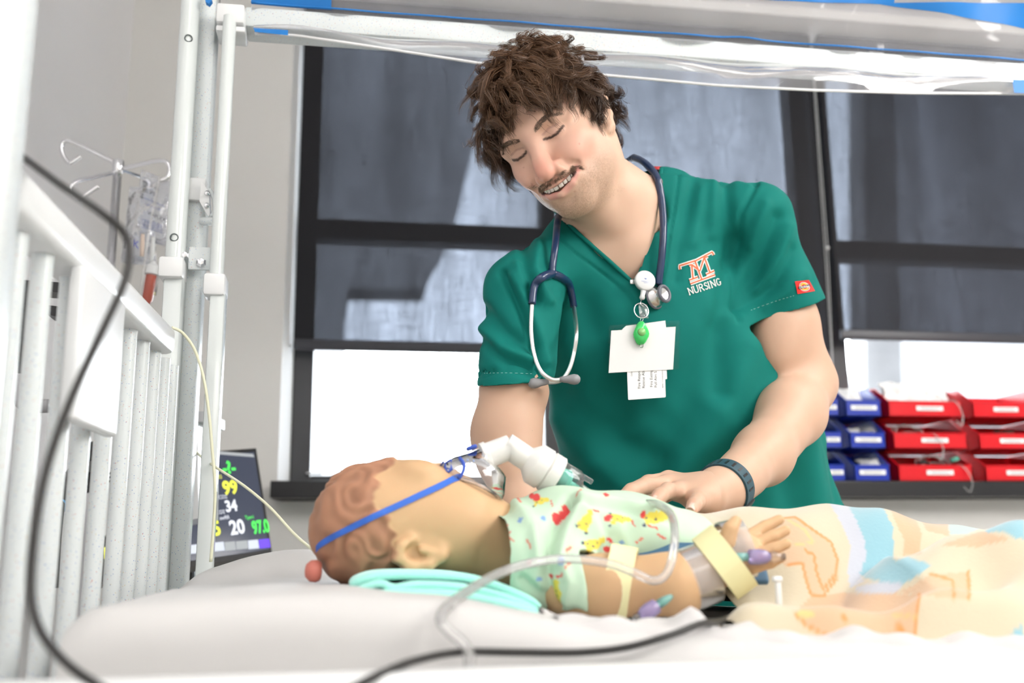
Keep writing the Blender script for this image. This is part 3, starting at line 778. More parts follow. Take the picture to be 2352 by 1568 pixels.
notear = ~((np.abs(hv[:, 0]) > .068) & (hv[:, 1] > -.004) & (hv[:, 1] < .045) & (hv[:, 2] < .03) & (np.abs(N[:, 0]) < 2))
mixc(hairy(hv) * notear * (hv[:, 2] > -.09), (.035, .02, .013), .95)
HV, HF, HC = H2W(hv), hf, base
VN = [(1276, 484), (1330, 538), (1400, 600), (1452, 648), (1470, 628), (1494, 540), (1509, 455), (1519, 388), (1500, 372), (1480, 320), (1300, 250)]
def vdist(px, py, poly, closed=True):
    d = np.full(len(px), 1e9)
    q = poly + poly[:1] if closed else poly
    for (x0, y0), (x1, y1) in zip(q[:-1], q[1:]):
        bx, by = x1 - x0, y1 - y0; h = np.clip(((px - x0) * bx + (py - y0) * by) / (bx * bx + by * by), 0, 1); d = np.minimum(d, np.hypot(px - x0 - bx * h, py - y0 - by * h))
    return d
hpx, hpy = proj(HV)
outV = (~inpoly(hpx, hpy, VN)) & (hpy > 392) & (hv[:, 2] < -.10)
HV = HV + np.outer(np.where(outV, .026 * sstep(2, 22, vdist(hpx, hpy, VN)), 0), c_f)

# ---- arms (world frame), seams hidden under sleeve and watch
def grid_axes(lo, hi, h): return [axis(a, b, h) for a, b in zip(lo, hi)]
W1 = P(1655, 1126, 1.262); E1 = P(1850, 880, 1.535)
lo = A(.35, 1.18, .98); hi = A(.90, 1.64, 1.60)
fa = Field(*grid_axes(lo, hi, .0030))
fa.cap(P(1786, 665, 1.512), P(1800, 740, 1.515), .046, .053, .02); fa.cap(P(1800, 740, 1.515), E1, .053, .047, .02)
fa.ell(P(1785, 790, 1.495), (.040, .036, .055), .03)
fa.chain([E1, P(1822, 950, 1.475), P(1752, 1045, 1.38), W1], [.046, .047, .040, .0285], .025)
fa.ell(P(1800, 945, 1.455), (.036, .036, .042), .03)
fa.ell(P(1872, 885, 1.55), (.02, .02, .025), .02)
fa.cap(lerp(P(1752, 1045, 1.38), W1, .6) + A(.012, .008, 0), W1 + A(.012, .010, -.002), .024, .022, .02)
fa.cap(W1, P(1625, 1140, 1.235), .0285, .027, .02)
av, af = fa.mesh(2); del fa
fh = Field(*grid_axes(A(.17, 1.08, 1.00), A(.46, 1.34, 1.13), .0014))
fh.cap(W1, P(1622, 1130, 1.243), .026, .025, .02); fh.cap(W1 + A(.012, .010, -.002), P(1640, 1146, 1.226), .022, .022, .02)
KN = [P(1536, 1102, 1.268), P(1533, 1112, 1.245), P(1556, 1128, 1.215), P(1602, 1148, 1.190)]
for k_, kn in enumerate(KN):
    fh.cap(P(1622, 1132 + k_ * 4, 1.243 - k_ * .006), kn, .019, .0130, .016)
FG = [([KN[0], P(1490, 1108, 1.252), P(1450, 1126, 1.235), P(1428, 1142, 1.224)], [.0110, .0098, .0088, .0075]),
      ([KN[1], P(1482, 1116, 1.216), P(1447, 1131, 1.196), P(1428, 1146, 1.184)], [.0115, .0102, .0092, .0078]),
      ([KN[2], P(1534, 1126, 1.182), P(1515, 1139, 1.160), P(1503, 1154, 1.148)], [.0110, .0098, .0090, .0076]),
      ([KN[3], P(1600, 1152, 1.162), P(1594, 1160, 1.146), P(1588, 1170, 1.135)], [.0100, .0090, .0082, .0070])]
for pts, rs in FG: fh.chain(pts, rs, .004)
fh.chain([P(1610, 1120, 1.265), P(1560, 1120, 1.295), P(1520, 1135, 1.298), P(1497, 1146, 1.290)], [.017, .013, .0105, .008], .01)
hnv, hnf = fh.mesh(2); del fh
W2 = P(1192, 1165, 1.36)
fr = Field(*grid_axes(A(.08, 1.22, .94), A(.36, 1.50, 1.50), .0030))
fr.cap(P(1184, 868, 1.408), P(1181, 892, 1.402), .036, .046, .02); fr.cap(P(1181, 892, 1.402), P(1168, 990, 1.395), .046, .044, .02)
fr.chain([P(1168, 990, 1.395), P(1172, 1060, 1.385), W2], [.043, .040, .028], .02)
fr.ell(P(1150, 1000, 1.39), (.035, .035, .045), .03)
fr.cap(W2, P(1215, 1235, 1.33), .026, .024, .02)
for k_ in range(4):
    a = P(1222 + k_ * 9, 1240, 1.335 - k_ * .017); b = a + A(.035, -.012, -.010); c2 = b + A(.028, -.008, -.014)
    fr.chain([P(1212, 1230, 1.332), a, b, c2], [.016, .0115, .0095, .008], .005)
fr.chain([P(1205, 1215, 1.335), P(1200, 1232, 1.29), P(1215, 1246, 1.265)], [.015, .011, .009], .008)
rv, rf = fr.mesh(2); del fr
def arm_col(V):
    c = np.tile(A(.575, .375, .268), (len(V), 1)); n = noise3(V, 45, 5, 2)[:, None] * .5
    return c * (1 + n * A(.03, .05, .06))
hc = arm_col(hnv); hx = polydist(hnv, [p for q in FG for p in [q[0][-1]]] + [FG[0][0][-1]]) 
for pts, rs in FG:
    d = np.linalg.norm(hnv - pts[-1], axis=1); m = (sstep(.03, .0, d) * .45)[:, None]; hc = hc * (1 - m) + A(.60, .31, .24) * m
    d = np.linalg.norm(hnv - pts[0], axis=1); m = (sstep(.02, .0, d) * .35)[:, None]; hc = hc * (1 - m) + A(.60, .31, .24) * m
BV = np.vstack([HV, av, hnv, rv]); o1, o2, o3 = len(HV), len(HV) + len(av), len(HV) + len(av) + len(hnv)
BF = np.vstack([HF, af + o1, hnf + o2, rf + o3]); BC = np.vstack([HC, arm_col(av), hc, arm_col(rv)])
body = add('body', BV, BF, SKIN, person, BC)
# nails
nail_m = M('nail', (.72, .50, .42), .25)
for i in (0, 1, 2, 3):
    pts = FG[i][0]; t = nrm(pts[-1] - pts[-2]); up = nrm(A(0, -.35, 1) - t * np.dot(A(0, -.35, 1), t)); sd = np.cross(t, up)
    c = pts[-1] + t * .001; r = FG[i][1][-1]
    V, F = grid(lambda u, v: c + sd * (r * .86 * math.sin((v - .5) * 2.1)) + up * (r * (.98 * math.cos((v - .5) * 2.1)) + .0006 - .0022 * u * u) + t * (u - .45) * .0105, 6, 7)
    add('nail', V, F, nail_m, body)

# ---- eyes, teeth
eye_m = M('eye', (.8, .8, .8), .12, vcol=True)
for s in (-1, 1):
    V, F = lathe([(0, -.0122)] + [(.0122 * math.sin(a), -.0122 * math.cos(a)) for a in np.linspace(.15, math.pi - .15, 14)] + [(0, .0122)], 24)
    look = nrm(A(-.14, -1, -.26)); d = nrm(V) @ look if False else (V / np.linalg.norm(V, axis=1)[:, None]) @ look
    c = np.where(d[:, None] > .90, A(.06, .035, .02), A(.70, .66, .64)); c = np.where(d[:, None] > .975, A(.004, .004, .004), c)
    add('eye', H2W(V + A(s * .0305, -.0676, -.0018)), F, eye_m, body, c)
tooth_m = M('tooth', (.95, .91, .82), .18, sss=.1, sss_s=.002)
tw = [.0082, .0066, .0070, .0060]
for s in (-1, 1):
    xx = .0002
    for i, w_ in enumerate(tw):
        a = (xx + w_ / 2); yy = -.0880 + (a / .031) ** 2 * .0125; ang = math.atan2(2 * a / .031 ** 2 * .0125, 1)
        h = (.0095, .0088, .0094, .0082, .0078)[i]; zt = -.0695 + MZ + a * a * 4.2
        V, F = box((0, 0, 0), (w_ * .95, .005, h), None, .0018, 2)
        ca, sa = math.cos(ang * s), math.sin(ang * s)
        V = V @ np.array([[ca, sa, 0], [-sa, ca, 0], [0, 0, 1]])
        add('tooth', H2W(V + A(s * a, yy, zt - h * .35)), F, tooth_m, body); xx += w_ * math.cos(ang)

# ---- strands
def strands_mesh(paths, r0, r1, cols, sides=3):
    """paths (n, m, 3) in the head frame -> one mesh of thin tapering tubes"""
    paths = np.asarray(paths); n, m, _ = paths.shape
    T = np.gradient(paths, axis=1); T /= np.linalg.norm(T, axis=2)[..., None] + 1e-12
    ref = np.where(np.abs(T[..., 2:3]) > .9, A(1, 0, 0), A(0, 0, 1)); Nn = np.cross(T, ref); Nn /= np.linalg.norm(Nn, axis=2)[..., None] + 1e-12
    B = np.cross(T, Nn); t = np.linspace(0, 1, m)[None, :, None]; r = (np.asarray(r0).reshape(-1, 1, 1) * (1 - t) + np.asarray(r1).reshape(-1, 1, 1) * t)
    V = np.stack([paths + r * (math.cos(a) * Nn + math.sin(a) * B) for a in np.linspace(0, 2 * math.pi, sides, endpoint=False)], 2)
    V = V.reshape(-1, 3); i = np.arange(n)[:, None, None] * m * sides; j = np.arange(m - 1)[None, :, None] * sides; k = np.arange(sides)[None, None, :]; k2 = (k + 1) % sides
    F = np.stack([i + j + k, i + j + k2, i + j + sides + k2, i + j + sides + k], -1).reshape(-1, 4)
    C = np.repeat(np.asarray(cols), m * sides, axis=0)
    return V, F, C
def ribbons(paths, r0, cols, rng):
    paths = np.asarray(paths); n, m, _ = paths.shape
    T = np.gradient(paths, axis=1); T /= np.linalg.norm(T, axis=2)[..., None] + 1e-12
    ref = rng.normal(size=(n, 1, 3)); Nn = np.cross(T, ref); Nn /= np.linalg.norm(Nn, axis=2)[..., None] + 1e-12
    r = np.asarray(r0)[:, None, None] * np.interp(np.linspace(0, 1, m), [0, .6, 1], [1, .9, .25])[None, :, None]
    V = np.stack([paths - Nn * r, paths + Nn * r], 2).reshape(-1, 3)
    i = np.arange(n)[:, None] * m * 2; j = np.arange(m - 1)[None, :] * 2
    F = np.stack([i + j, i + j + 1, i + j + 3, i + j + 2], -1).reshape(-1, 4)
    return V, F, np.repeat(np.asarray(cols), m * 2, axis=0)
HAIR = M('hair', (.1, .06, .03), .42, vcol=True, spec=.55)
hair_rng = np.random.default_rng(5)
E_C, E_R = A(0, .014, .034), A(.0745, .094, .082)
CROWN = A(.012, .055, .112)
down = W2H(HT + A(0, 0, -1))
def en(p): return nrm((p - E_C) / E_R ** 2)
def eh(p):
    q = (p - E_C) / E_R; k0 = np.linalg.norm(q); return (k0 - 1) * np.linalg.norm(p - E_C) / max(k0, 1e-6)
locks = []
tries = 0
while len(locks) < 640 and tries < 20000:
    tries += 1
    d = nrm(hair_rng.normal(size=3)); p = E_C + E_R * d
    if not hairy(p[None])[0] or p[2] < -.085: continue
    if abs(p[0]) > .066 and -.002 < p[1] < .046 and p[2] < .010: continue
    if -.045 < p[1] < -.008 and p[2] < .035: continue
    if any(np.linalg.norm(p - q) < .0052 for q in locks): continue
    locks.append(p)
allp, allc, r0s = [], [], []
for p0 in locks:
    n = en(p0); front = p0[1] < -.03 and p0[2] > .03
    side = abs(p0[0]) > .05 and p0[2] < .07; nape = p0[1] > .04 and p0[2] < .03
    Ln = hair_rng.uniform(.080, .115)
    if front: Ln = hair_rng.uniform(.058, .088)
    if side: Ln = hair_rng.uniform(.055, .075) if p0[0] > 0 else hair_rng.uniform(.07, .095)
    if nape: Ln = hair_rng.uniform(.065, .095)
    cr = np.linalg.norm(p0 - CROWN); Ln *= np.interp(cr, [0, .05], [.72, 1])
    m = 18; ds = Ln / (m - 1); p = p0.copy(); pts = [p.copy()]
    comb = p0 - CROWN; fl = A(*[noise3(p0[None], 26, k_)[0] for k_ in (11, 12, 13)]); comb = nrm(comb - n * np.dot(comb, n)) + fl * 1.0 + hair_rng.normal(size=3) * .12
    d = nrm(n * np.interp(cr, [0, .05], [.5, 1.1]) + comb * np.interp(cr, [0, .05], [.9, .5])); hmax = hair_rng.uniform(.024, .046) * (.95 if side else 1.0)
    if front and p0[2] < .08: hmax *= .75
    hmax *= np.interp(cr, [0, .06], [.50, 1]) * (1.25 if p0[0] < -.02 else 1.0)
    axis_r = nrm(A(*[noise3(p0[None], 22, k_)[0] for k_ in (31, 32, 33)]) + hair_rng.normal(size=3) * .1); curl = float(np.clip(noise3(p0[None], 30, 21)[0] * 1.3, -.42, .42)) + hair_rng.normal() * .06
    for i in range(1, m):
        t = i / (m - 1); nn = en(p); h = eh(p)
        cc = p - CROWN; cc = nrm(cc - nn * np.dot(cc, nn))
        tgt = d * .70 + cc * .30 + comb * .08 + down * (.06 + .12 * t)
        if h > hmax: tgt = tgt - nn * min((h - hmax) * 55, .7)
        if h < .004: tgt = tgt + nn * .5
        ca, sa = math.cos(curl), math.sin(curl); ax2 = nrm(nn * .8 + axis_r * .6)
        tgt = tgt * ca + np.cross(ax2, tgt) * sa + ax2 * np.dot(ax2, tgt) * (1 - ca)
        d = nrm(tgt); p = p + d * ds
        if eh(p) < .0025: p = p + nn * (.0025 - eh(p))
        pts.append(p.copy())
    G = np.array(pts); ns = 46
    T = np.gradient(G, axis=0); T /= np.linalg.norm(T, axis=1)[:, None]
    Nn = np.cross(T, n + A(.01, .02, .03)); Nn /= np.linalg.norm(Nn, axis=1)[:, None] + 1e-9; Bn = np.cross(T, Nn)
    tt = np.linspace(0, 1, m)
    wid = .0084 * (1 - .72 * tt ** 1.4) * hair_rng.uniform(.7, 1.25); lc = hair_rng.uniform(.75, 1.3)
    ph = hair_rng.uniform(0, 6.28); fq = hair_rng.uniform(7, 13); ca_ = hair_rng.uniform(.0025, .0065)
    wave = (np.sin(tt * fq + ph) * tt)[:, None] * Nn * ca_ + (np.cos(tt * fq * .9 + ph) * tt)[:, None] * Bn * ca_
    for s_ in range(ns):
        a, rr = hair_rng.uniform(0, 6.28), math.sqrt(hair_rng.uniform(0, 1))
        fly = 1.0 if hair_rng.uniform() > .08 else hair_rng.uniform(1.8, 3.4)
        off = (Nn * math.cos(a) + Bn * math.sin(a) * .7) * (wid * rr)[:, None] * fly
        frz = np.cumsum(hair_rng.normal(size=(m, 3)), axis=0) * .00035 * fly
        lf = hair_rng.uniform(.72, 1.0)
        Q = G + off + wave + frz
        Q = np.stack([np.interp(tt * lf, tt, Q[:, k]) for k in range(3)], 1)
        allp.append(Q); r0s.append(hair_rng.uniform(.00018, .00034))
        allc.append(lerp(A(.055, .029, .017), A(.150, .078, .041), float(sstep(.0, .11, p0[2] + .3 * p0[1] * 0))) * lc * hair_rng.uniform(.6, 1.35))  # light on the top of the head put into the strand colour
# loose curls lying over the outside, thickest round the rim
nc = 0
while nc < 150:
    d = nrm(hair_rng.normal(size=3)); p0 = E_C + E_R * d
    if not hairy(p0[None])[0] or p0[2] < -.075 or (-.045 < p0[1] < -.008 and p0[2] < .035): continue
    n = en(p0); cmb = p0 - CROWN; cmb = nrm(cmb - n * np.dot(cmb, n)); tw_ = hair_rng.uniform(-.9, .9)
    t1 = nrm(cmb * math.cos(tw_) + np.cross(n, cmb) * math.sin(tw_)); t2 = np.cross(n, t1) * hair_rng.choice([-1, 1])
    fr_ = p0[1] < -.045 and p0[2] > .02
    hh = hair_rng.uniform(.010, .020) if fr_ else hair_rng.uniform(.020, .038)
    R_ = hair_rng.uniform(.008, .014); sw = hair_rng.uniform(3.0, 5.0); m = 18; th = np.linspace(0, sw, m)
    G = p0 + n * hh + t2 * R_ - np.outer(np.cos(th), t2) * R_ + np.outer(np.sin(th), t1) * R_ + np.outer(th / sw, t1) * hair_rng.uniform(.006, .020) + np.outer(.006 * np.sin(th * .8), n) - np.outer((1 - th / sw) ** 2, n) * .012
    T = np.gradient(G, axis=0); T /= np.linalg.norm(T, axis=1)[:, None]; Nn = np.cross(T, n); Nn /= np.linalg.norm(Nn, axis=1)[:, None] + 1e-9; Bn = np.cross(T, Nn); tt = np.linspace(0, 1, m)
    lc = hair_rng.uniform(.75, 1.25); nc += 1; wid = .0052 * (1 - .6 * tt ** 2)
    for s_ in range(46):
        a, rr = hair_rng.uniform(0, 6.28), math.sqrt(hair_rng.uniform(0, 1)); fly = 1.0 if hair_rng.uniform() > .1 else 2.2
        Q = G + (Nn * math.cos(a) + Bn * math.sin(a) * .8) * (wid * rr)[:, None] * fly + np.cumsum(hair_rng.normal(size=(m, 3)), axis=0) * .0003 * fly
        lf = hair_rng.uniform(.75, 1.0); Q = np.stack([np.interp(tt * lf, tt, Q[:, k]) for k in range(3)], 1)
        allp.append(Q); r0s.append(hair_rng.uniform(.00018, .00032)); allc.append(lerp(A(.055, .029, .017), A(.150, .078, .041), float(sstep(.0, .11, p0[2]))) * lc * hair_rng.uniform(.6, 1.35))  # curls too: lit top and shaded underside mixed into the colour
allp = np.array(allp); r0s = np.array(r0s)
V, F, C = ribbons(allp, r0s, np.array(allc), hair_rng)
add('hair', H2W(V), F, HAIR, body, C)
def on_face(x, z):
    h = head_bvh.ray_cast(Vector((x, -.30, z)), Vector((0, 1, 0)))
    return (np.array(h[0]), np.array(h[1])) if h[0] is not None else (None, None)
def face_strands(name, roots, dirfn, ln, r, colr, m=5, lift=.35):
    ps, cs = [], []
    for (x_, z_) in roots:
        p, n = on_face(x_, z_)
        if p is None: continue
        d = A(*dirfn(x_, z_)); d = nrm(d - n * np.dot(d, n)); L_ = ln * hair_rng.uniform(.6, 1.2)
        d = nrm(d + hair_rng.normal(size=3) * .18)
        ps.append([p - n * .0003 + d * L_ * t + n * L_ * lift * (t - .6 * t * t) for t in np.linspace(0, 1, m)]); cs.append(A(*colr) * hair_rng.uniform(.6, 1.4))
    V, F, C = strands_mesh(np.array(ps), np.full(len(ps), r), np.full(len(ps), r * .4), np.array(cs)); add(name, H2W(V), F, HAIR, body, C)
br = []
for s in (-1, 1):
    for _ in range(800):
        t = hair_rng.uniform() ** 1.15; w_ = .0066 * (1 - .55 * t) * (1 if t > .1 else .7)
        br.append((s * lerp(.012, .053, t), np.interp(t, [0, .35, .7, 1], [.0145, .0205, .0220, .0150]) + hair_rng.uniform(-1, 1) * w_ * .62))
for sgn in (-1, 1): face_strands('eyebrow', [q for q in br if q[0] * sgn > 0], lambda x_, z_: (math.copysign(1, x_), .1, .40 - 16 * (abs(x_) - .012)), .0060, .00017, (.13, .088, .062), lift=.12)
mu = []
for _ in range(2600):
    xx = hair_rng.uniform(-.032, .037); a = abs(xx); zc = np.interp(a, [0, .008, .02, .030, .037], [-.0572, -.0562, -.0570, -.0562, -.0625])
    hw = np.interp(a, [0, .004, .02, .037], [.0016, .0028, .0036, .0026])
    mu.append((xx, zc + hair_rng.uniform(-1, 1) * hw))
face_strands('moustache', mu, lambda x_, z_: (x_ * 42, -.1, -1), .0062, .00013, (.19, .12, .075), lift=.16)
st = []
while len(st) < 4200:
    xx, zz = hair_rng.uniform(-.062, .062), hair_rng.uniform(-.122, -.052)
    b_ = (zz < -.092 and abs(xx) < .028) or (.026 < abs(xx) < .048 and zz < -.074 + (abs(xx) - .03) * .2) or (abs(xx) < .008 and -.0985 < zz < -.091)
    if b_ and hair_rng.uniform() < (.9 if zz < -.085 else .45): st.append((xx, zz))
face_strands('stubble', st, lambda x_, z_: (x_ * 6, 0, -1), .0016, .00010, (.15, .10, .065), m=3, lift=.5)
la = []
for s in (-1, 1):
    for t in np.linspace(0, 1, 120): la.append((s * lerp(.0175, .0455, t), np.interp(t, [0, .35, .7, 1], [-.0018, -.0042, -.0042, -.0008])))
for sgn in (-1, 1): face_strands('eyelashes', [q for q in la if q[0] * sgn > 0], lambda x_, z_: (math.copysign(.5, x_), -.9, -1), .0038, .00014, (.035, .022, .016), lift=.25)

# ------------------------------------------------------------------ scrub top
GREEN = M('green_scrub_cloth', srgb(4, 110, 101), .8, spec=.25, bump=(1500, .12, .0006), vary=(3, .03))
fs = Field(*grid_axes(A(-.02, 1.24, .90), A(.95, 1.86, 1.64), .0032))
fs.spine([(P(1468, 585, 1.505), .165, .080), (P(1500, 730, 1.545), .190, .110), (P(1535, 840, 1.575), .195, .115)], UARM, .05)
fs.spine([(P(1535, 840, 1.575), .195, .115), (P(1585, 980, 1.60), .206, .118), (P(1610, 1080, 1.625), .212, .122), (P(1632, 1210, 1.655), .222, .130), (P(1640, 1300, 1.67), .226, .134)], A(1, 0, 0), .06)
fs.cap(P(1525, 452, 1.505), SL, .042, .052, .05); fs.cap(P(1322, 548, 1.487), SR, .036, .051, .05)
fs.cap(P(1322, 548, 1.487), P(1500, 470, 1.505), .036, .040, .05)
HL, HLn = P(1802, 712, 1.505), nrm(.285 * c_r - .958 * c_u + .1 * c_f); HRt, HRn = P(1176, 882, 1.395), nrm(.10 * c_r - .99 * c_u)
fs.cap(SL, P(1822, 760, 1.518), .0525, .0700, .035); fs.cap(SR, P(1177, 940, 1.39), .0505, .0560, .03)
def cut(c, n, r):
    c = A(*c)
    def fn(X, Y, Z):
        pl = -((X - c[0]) * n[0] + (Y - c[1]) * n[1] + (Z - c[2]) * n[2])
        sp_ = np.sqrt((X - c[0]) ** 2 + (Y - c[1]) ** 2 + (Z - c[2]) ** 2) - r
        return np.maximum(pl, sp_).astype(np.float32)
    fs.op(fn, c - r, c + r, .002, 's')
cut(HL, HLn, .105); cut(HRt, HRn, .085)
fs.cap(P(1807, 720, 1.517), P(1807, 720, 1.517) + HLn * .06, .0530, .0545, .002, 's'); fs.cap(HRt, HRt + HRn * .06, .0470, .0480, .002, 's')
fs.cap(lerp(H2W(A(0, .03, -.04)[None])[0], P(1448, 520, 1.475), .35), P(1452, 505, 1.472), .057, .058, .008, 's')
sv, sf = fs.mesh(3); del fs
# open the V of the neckline
spx, spy = proj(sv)
inV = inpoly(spx, spy, VN) & (sv[:, 1] < 1.505)
keep = ~inV[sf].all(1); sf = sf[keep]
# pull the ragged edge of the opening on to the clean V line
VE = VN[:8]
ed = np.sort(np.vstack([sf[:, [i, (i + 1) % 4]] for i in range(4)]), axis=1); eu_, ec_ = np.unique(ed, axis=0, return_counts=True); bvt = np.unique(eu_[ec_ == 1])
bvt = bvt[(vdist(spx[bvt], spy[bvt], VE, False) < 14) & (sv[bvt, 1] < 1.51)]
for i in bvt:
    best = None
    for (x0, y0), (x1, y1) in zip(VE[:-1], VE[1:]):
        h = min(max(((spx[i] - x0) * (x1 - x0) + (spy[i] - y0) * (y1 - y0)) / ((x1 - x0) ** 2 + (y1 - y0) ** 2), 0), 1); qx, qy = x0 + (x1 - x0) * h, y0 + (y1 - y0) * h
        d = math.hypot(qx - spx[i], qy - spy[i])
        if best is None or d < best[0]: best = (d, qx, qy)
    sv[i] = P(best[1], best[2], sv[i, 1]); spx[i], spy[i] = best[1], best[2]
edge_pts = np.column_stack([spx[bvt], spy[bvt], sv[bvt, 1]])
# snap the cut border on to the V line
SN = vnormals(sv, sf)
def fold(pts, wpx, amp):
    """a crease along a picked line: push the cloth in (or out) with a soft profile"""
    global sv
    d = np.full(len(sv), 1e9)
    for (x0, y0), (x1, y1) in zip(pts[:-1], pts[1:]):
        bx, by = x1 - x0, y1 - y0; h = np.clip(((spx - x0) * bx + (spy - y0) * by) / (bx * bx + by * by), 0, 1)
        d = np.minimum(d, np.hypot(spx - x0 - bx * h, spy - y0 - by * h))
    front = (SN @ c_f < .15)
    sv = sv + SN * (amp * 1.45 * np.exp(-(d / wpx) ** 2) * front)[:, None]
big = noise3(sv * A(1, 1, .45), 14, 2) * .0045 + noise3(sv * A(1, 1, .6) + sv[:, 2:3] * A(.5, 0, 0), 30, 4) * .0016
sv = sv + SN * big[:, None]
for pts, wd, am in [
    ([(1735, 425), (1702, 490), (1692, 600), (1702, 735)], 7, -.0035),
    ([(1700, 700), (1745, 600), (1790, 500)], 20, -.008), ([(1722, 560), (1760, 470)], 14, .004),
    ([(1712, 705), (1780, 655), (1825, 575)], 15, -.005), ([(1740, 660), (1790, 590), (1815, 520)], 14, .0035), ([(1760, 700), (1820, 660), (1850, 630)], 14, .0035),
    ([(1665, 415), (1672, 500), (1680, 600)], 16, -.006), ([(1640, 430), (1632, 540)], 16, .005), ([(1590, 420), (1560, 560), (1552, 640)], 15, -.004), ([(1608, 440), (1590, 560)], 14, .004),
    ([(1690, 560), (1660, 720), (1650, 900)], 26, -.008), ([(1720, 800), (1650, 960), (1560, 1090)], 42, .010), ([(1640, 760), (1560, 960), (1480, 1120)], 36, -.007),
    ([(1520, 396), (1600, 404), (1660, 416), (1676, 408), (1740, 422)], 4, -.003),
    ([(1158, 628), (1200, 720), (1232, 800), (1245, 870)], 9, -.008), ([(1180, 640), (1225, 740), (1250, 830)], 14, .005),
    ([(1205, 575), (1215, 640), (1230, 690)], 14, -.006), ([(1240, 560), (1225, 620), (1255, 690)], 13, .006), ([(1190, 610), (1205, 650)], 10, .004),
    ([(1118, 712), (1165, 765), (1225, 800)], 15, -.006), ([(1112, 780), (1160, 830), (1215, 845)], 13, -.005), ([(1105, 750), (1150, 800), (1220, 825)], 13, .005),
    ([(1102, 858), (1170, 848), (1240, 856)], 9, -.003), ([(1340, 700), (1400, 820), (1420, 960)], 40, -.006), ([(1290, 720), (1320, 880), (1370, 1050)], 40, .005),
    ([(1300, 900), (1400, 1000), (1520, 1060)], 34, -.006), ([(1290, 960), (1370, 1060), (1450, 1130)], 30, .006),
    ([(1278, 535), (1330, 586), (1400, 640), (1444, 676), (1468, 706)], 3.2, -.0026), ([(1558, 402), (1545, 500), (1530, 600), (1512, 680), (1482, 700)], 3.2, -.0026),
    ([(1880, 940), (1910, 1050), (1930, 1150)], 14, -.006), ([(1760, 1000), (1800, 1080), (1820, 1160)], 30, -.006), ([(1850, 960), (1870, 1080), (1880, 1160)], 26, .006)]:
    fold(pts, wd, am)
used = np.zeros(len(sv), bool); used[sf.ravel()] = True; remap = np.cumsum(used) - 1
sv, sf, spx, spy = sv[used], remap[sf], spx[used], spy[used]
top = add('scrub_top', sv, sf, GREEN, person, label='dark green V-neck scrub top')
shirt_bvh = bvh_of(sv, sf)
def on_shirt(px, py, off=.001):
    d = nrm(ray(px, py)); h = shirt_bvh.ray_cast(Vector(CAM), Vector(d))
    if h[0] is None: return None
    return np.array(h[0]) - d * off
# rolled border along the V neckline, following the shirt or the chest behind it
skin_bvh = bvh_of(HV, HF)
def on_body(px, py, off=.001):
    d = nrm(ray(px, py)); best = None
    for t in (shirt_bvh, skin_bvh):
        h = t.ray_cast(Vector(CAM), Vector(d))
        if h[0] is not None and (best is None or h[3] < best[1]): best = (np.array(h[0]), h[3])
    if best is None: return P(px, py, 1.44)
    return best[0] - d * off
vl = [(1280, 492), (1296, 508), (1330, 540), (1400, 602), (1452, 650)]; vr = [(1518, 388), (1514, 430), (1508, 470), (1496, 540), (1476, 622), (1452, 650)]
def dense(pts, n): 
    s = smooth_path([A(a, b, 0) for a, b in pts], n); return [(p[0], p[1]) for p in s]
def band_strip(pts, ox, oy, off):
    pts = dense(pts, 8); rows = []
    for (a, b) in pts:
        row = []
        for k in np.linspace(0, 1, 5):
            q = on_shirt(a + ox * k, b + oy * k, off)
            row.append(q)
        good = [r for r in row if r is not None]
        if not good: continue
        last = good[0]
        for i in range(5):
            if row[i] is None: row[i] = good[0] + (P(a + ox * i / 4, b + oy * i / 4, 1.45) - P(a + ox, b + oy, 1.45)) * .9
        rows.append(row)
    V = np.array(rows).reshape(-1, 3); n = len(rows); F = [[i * 5 + j, (i + 1) * 5 + j, (i + 1) * 5 + j + 1, i * 5 + j + 1] for i in range(n - 1) for j in range(4)]
    return V, F
for pts in (VE[:4], VE[3:]):
    e = dense(pts, 10); ys = []
    for (a, b) in e:
        d = np.hypot(edge_pts[:, 0] - a, edge_pts[:, 1] - b); k_ = np.argsort(d)[:4]; ys.append(edge_pts[k_, 2].mean())
    ys = np.array([np.mean(ys[max(0, i - 4):i + 5]) for i in range(len(ys))])
    add('neck_band', *tube([P(a, b, y_ - .0005) for (a, b), y_ in zip(e, ys)], .0034, 8), GREEN, top)
# trousers: two legs standing behind the crib
ft = Field(*grid_axes(A(.36, 1.50, -.01), A(1.02, 2.00, 1.08), .010))
hp = P(1635, 1240, 1.665)
ft.spine([(hp, .19, .11), (A(hp[0], 1.72, .86), .185, .12)], A(1, 0, 0), .05)
for s in (-1, 1): ft.chain([A(hp[0] + s * .09, 1.72, .88), A(hp[0] + s * .10, 1.70, .48), A(hp[0] + s * .105, 1.76, .07)], [.10, .075, .065], .04)
tv, tf = ft.mesh(2); add('trousers', tv, tf, GREEN, person)
for s in (-1, 1): add('shoe', *lathe([(0, -.02), (.035, -.01), (.045, .05), (.042, .15), (.038, .22), (.02, .26), (0, .265)], 16, A(hp[0] + s * .105, 1.82, .045), (0, -1, 0)), MT['black'], person)
# hem stitches and red collar tag
add('collar_tag', *box(P(1509, 388, 1.512), (.014, .002, .008), (c_r, c_f, c_u)), MT['red'], top)
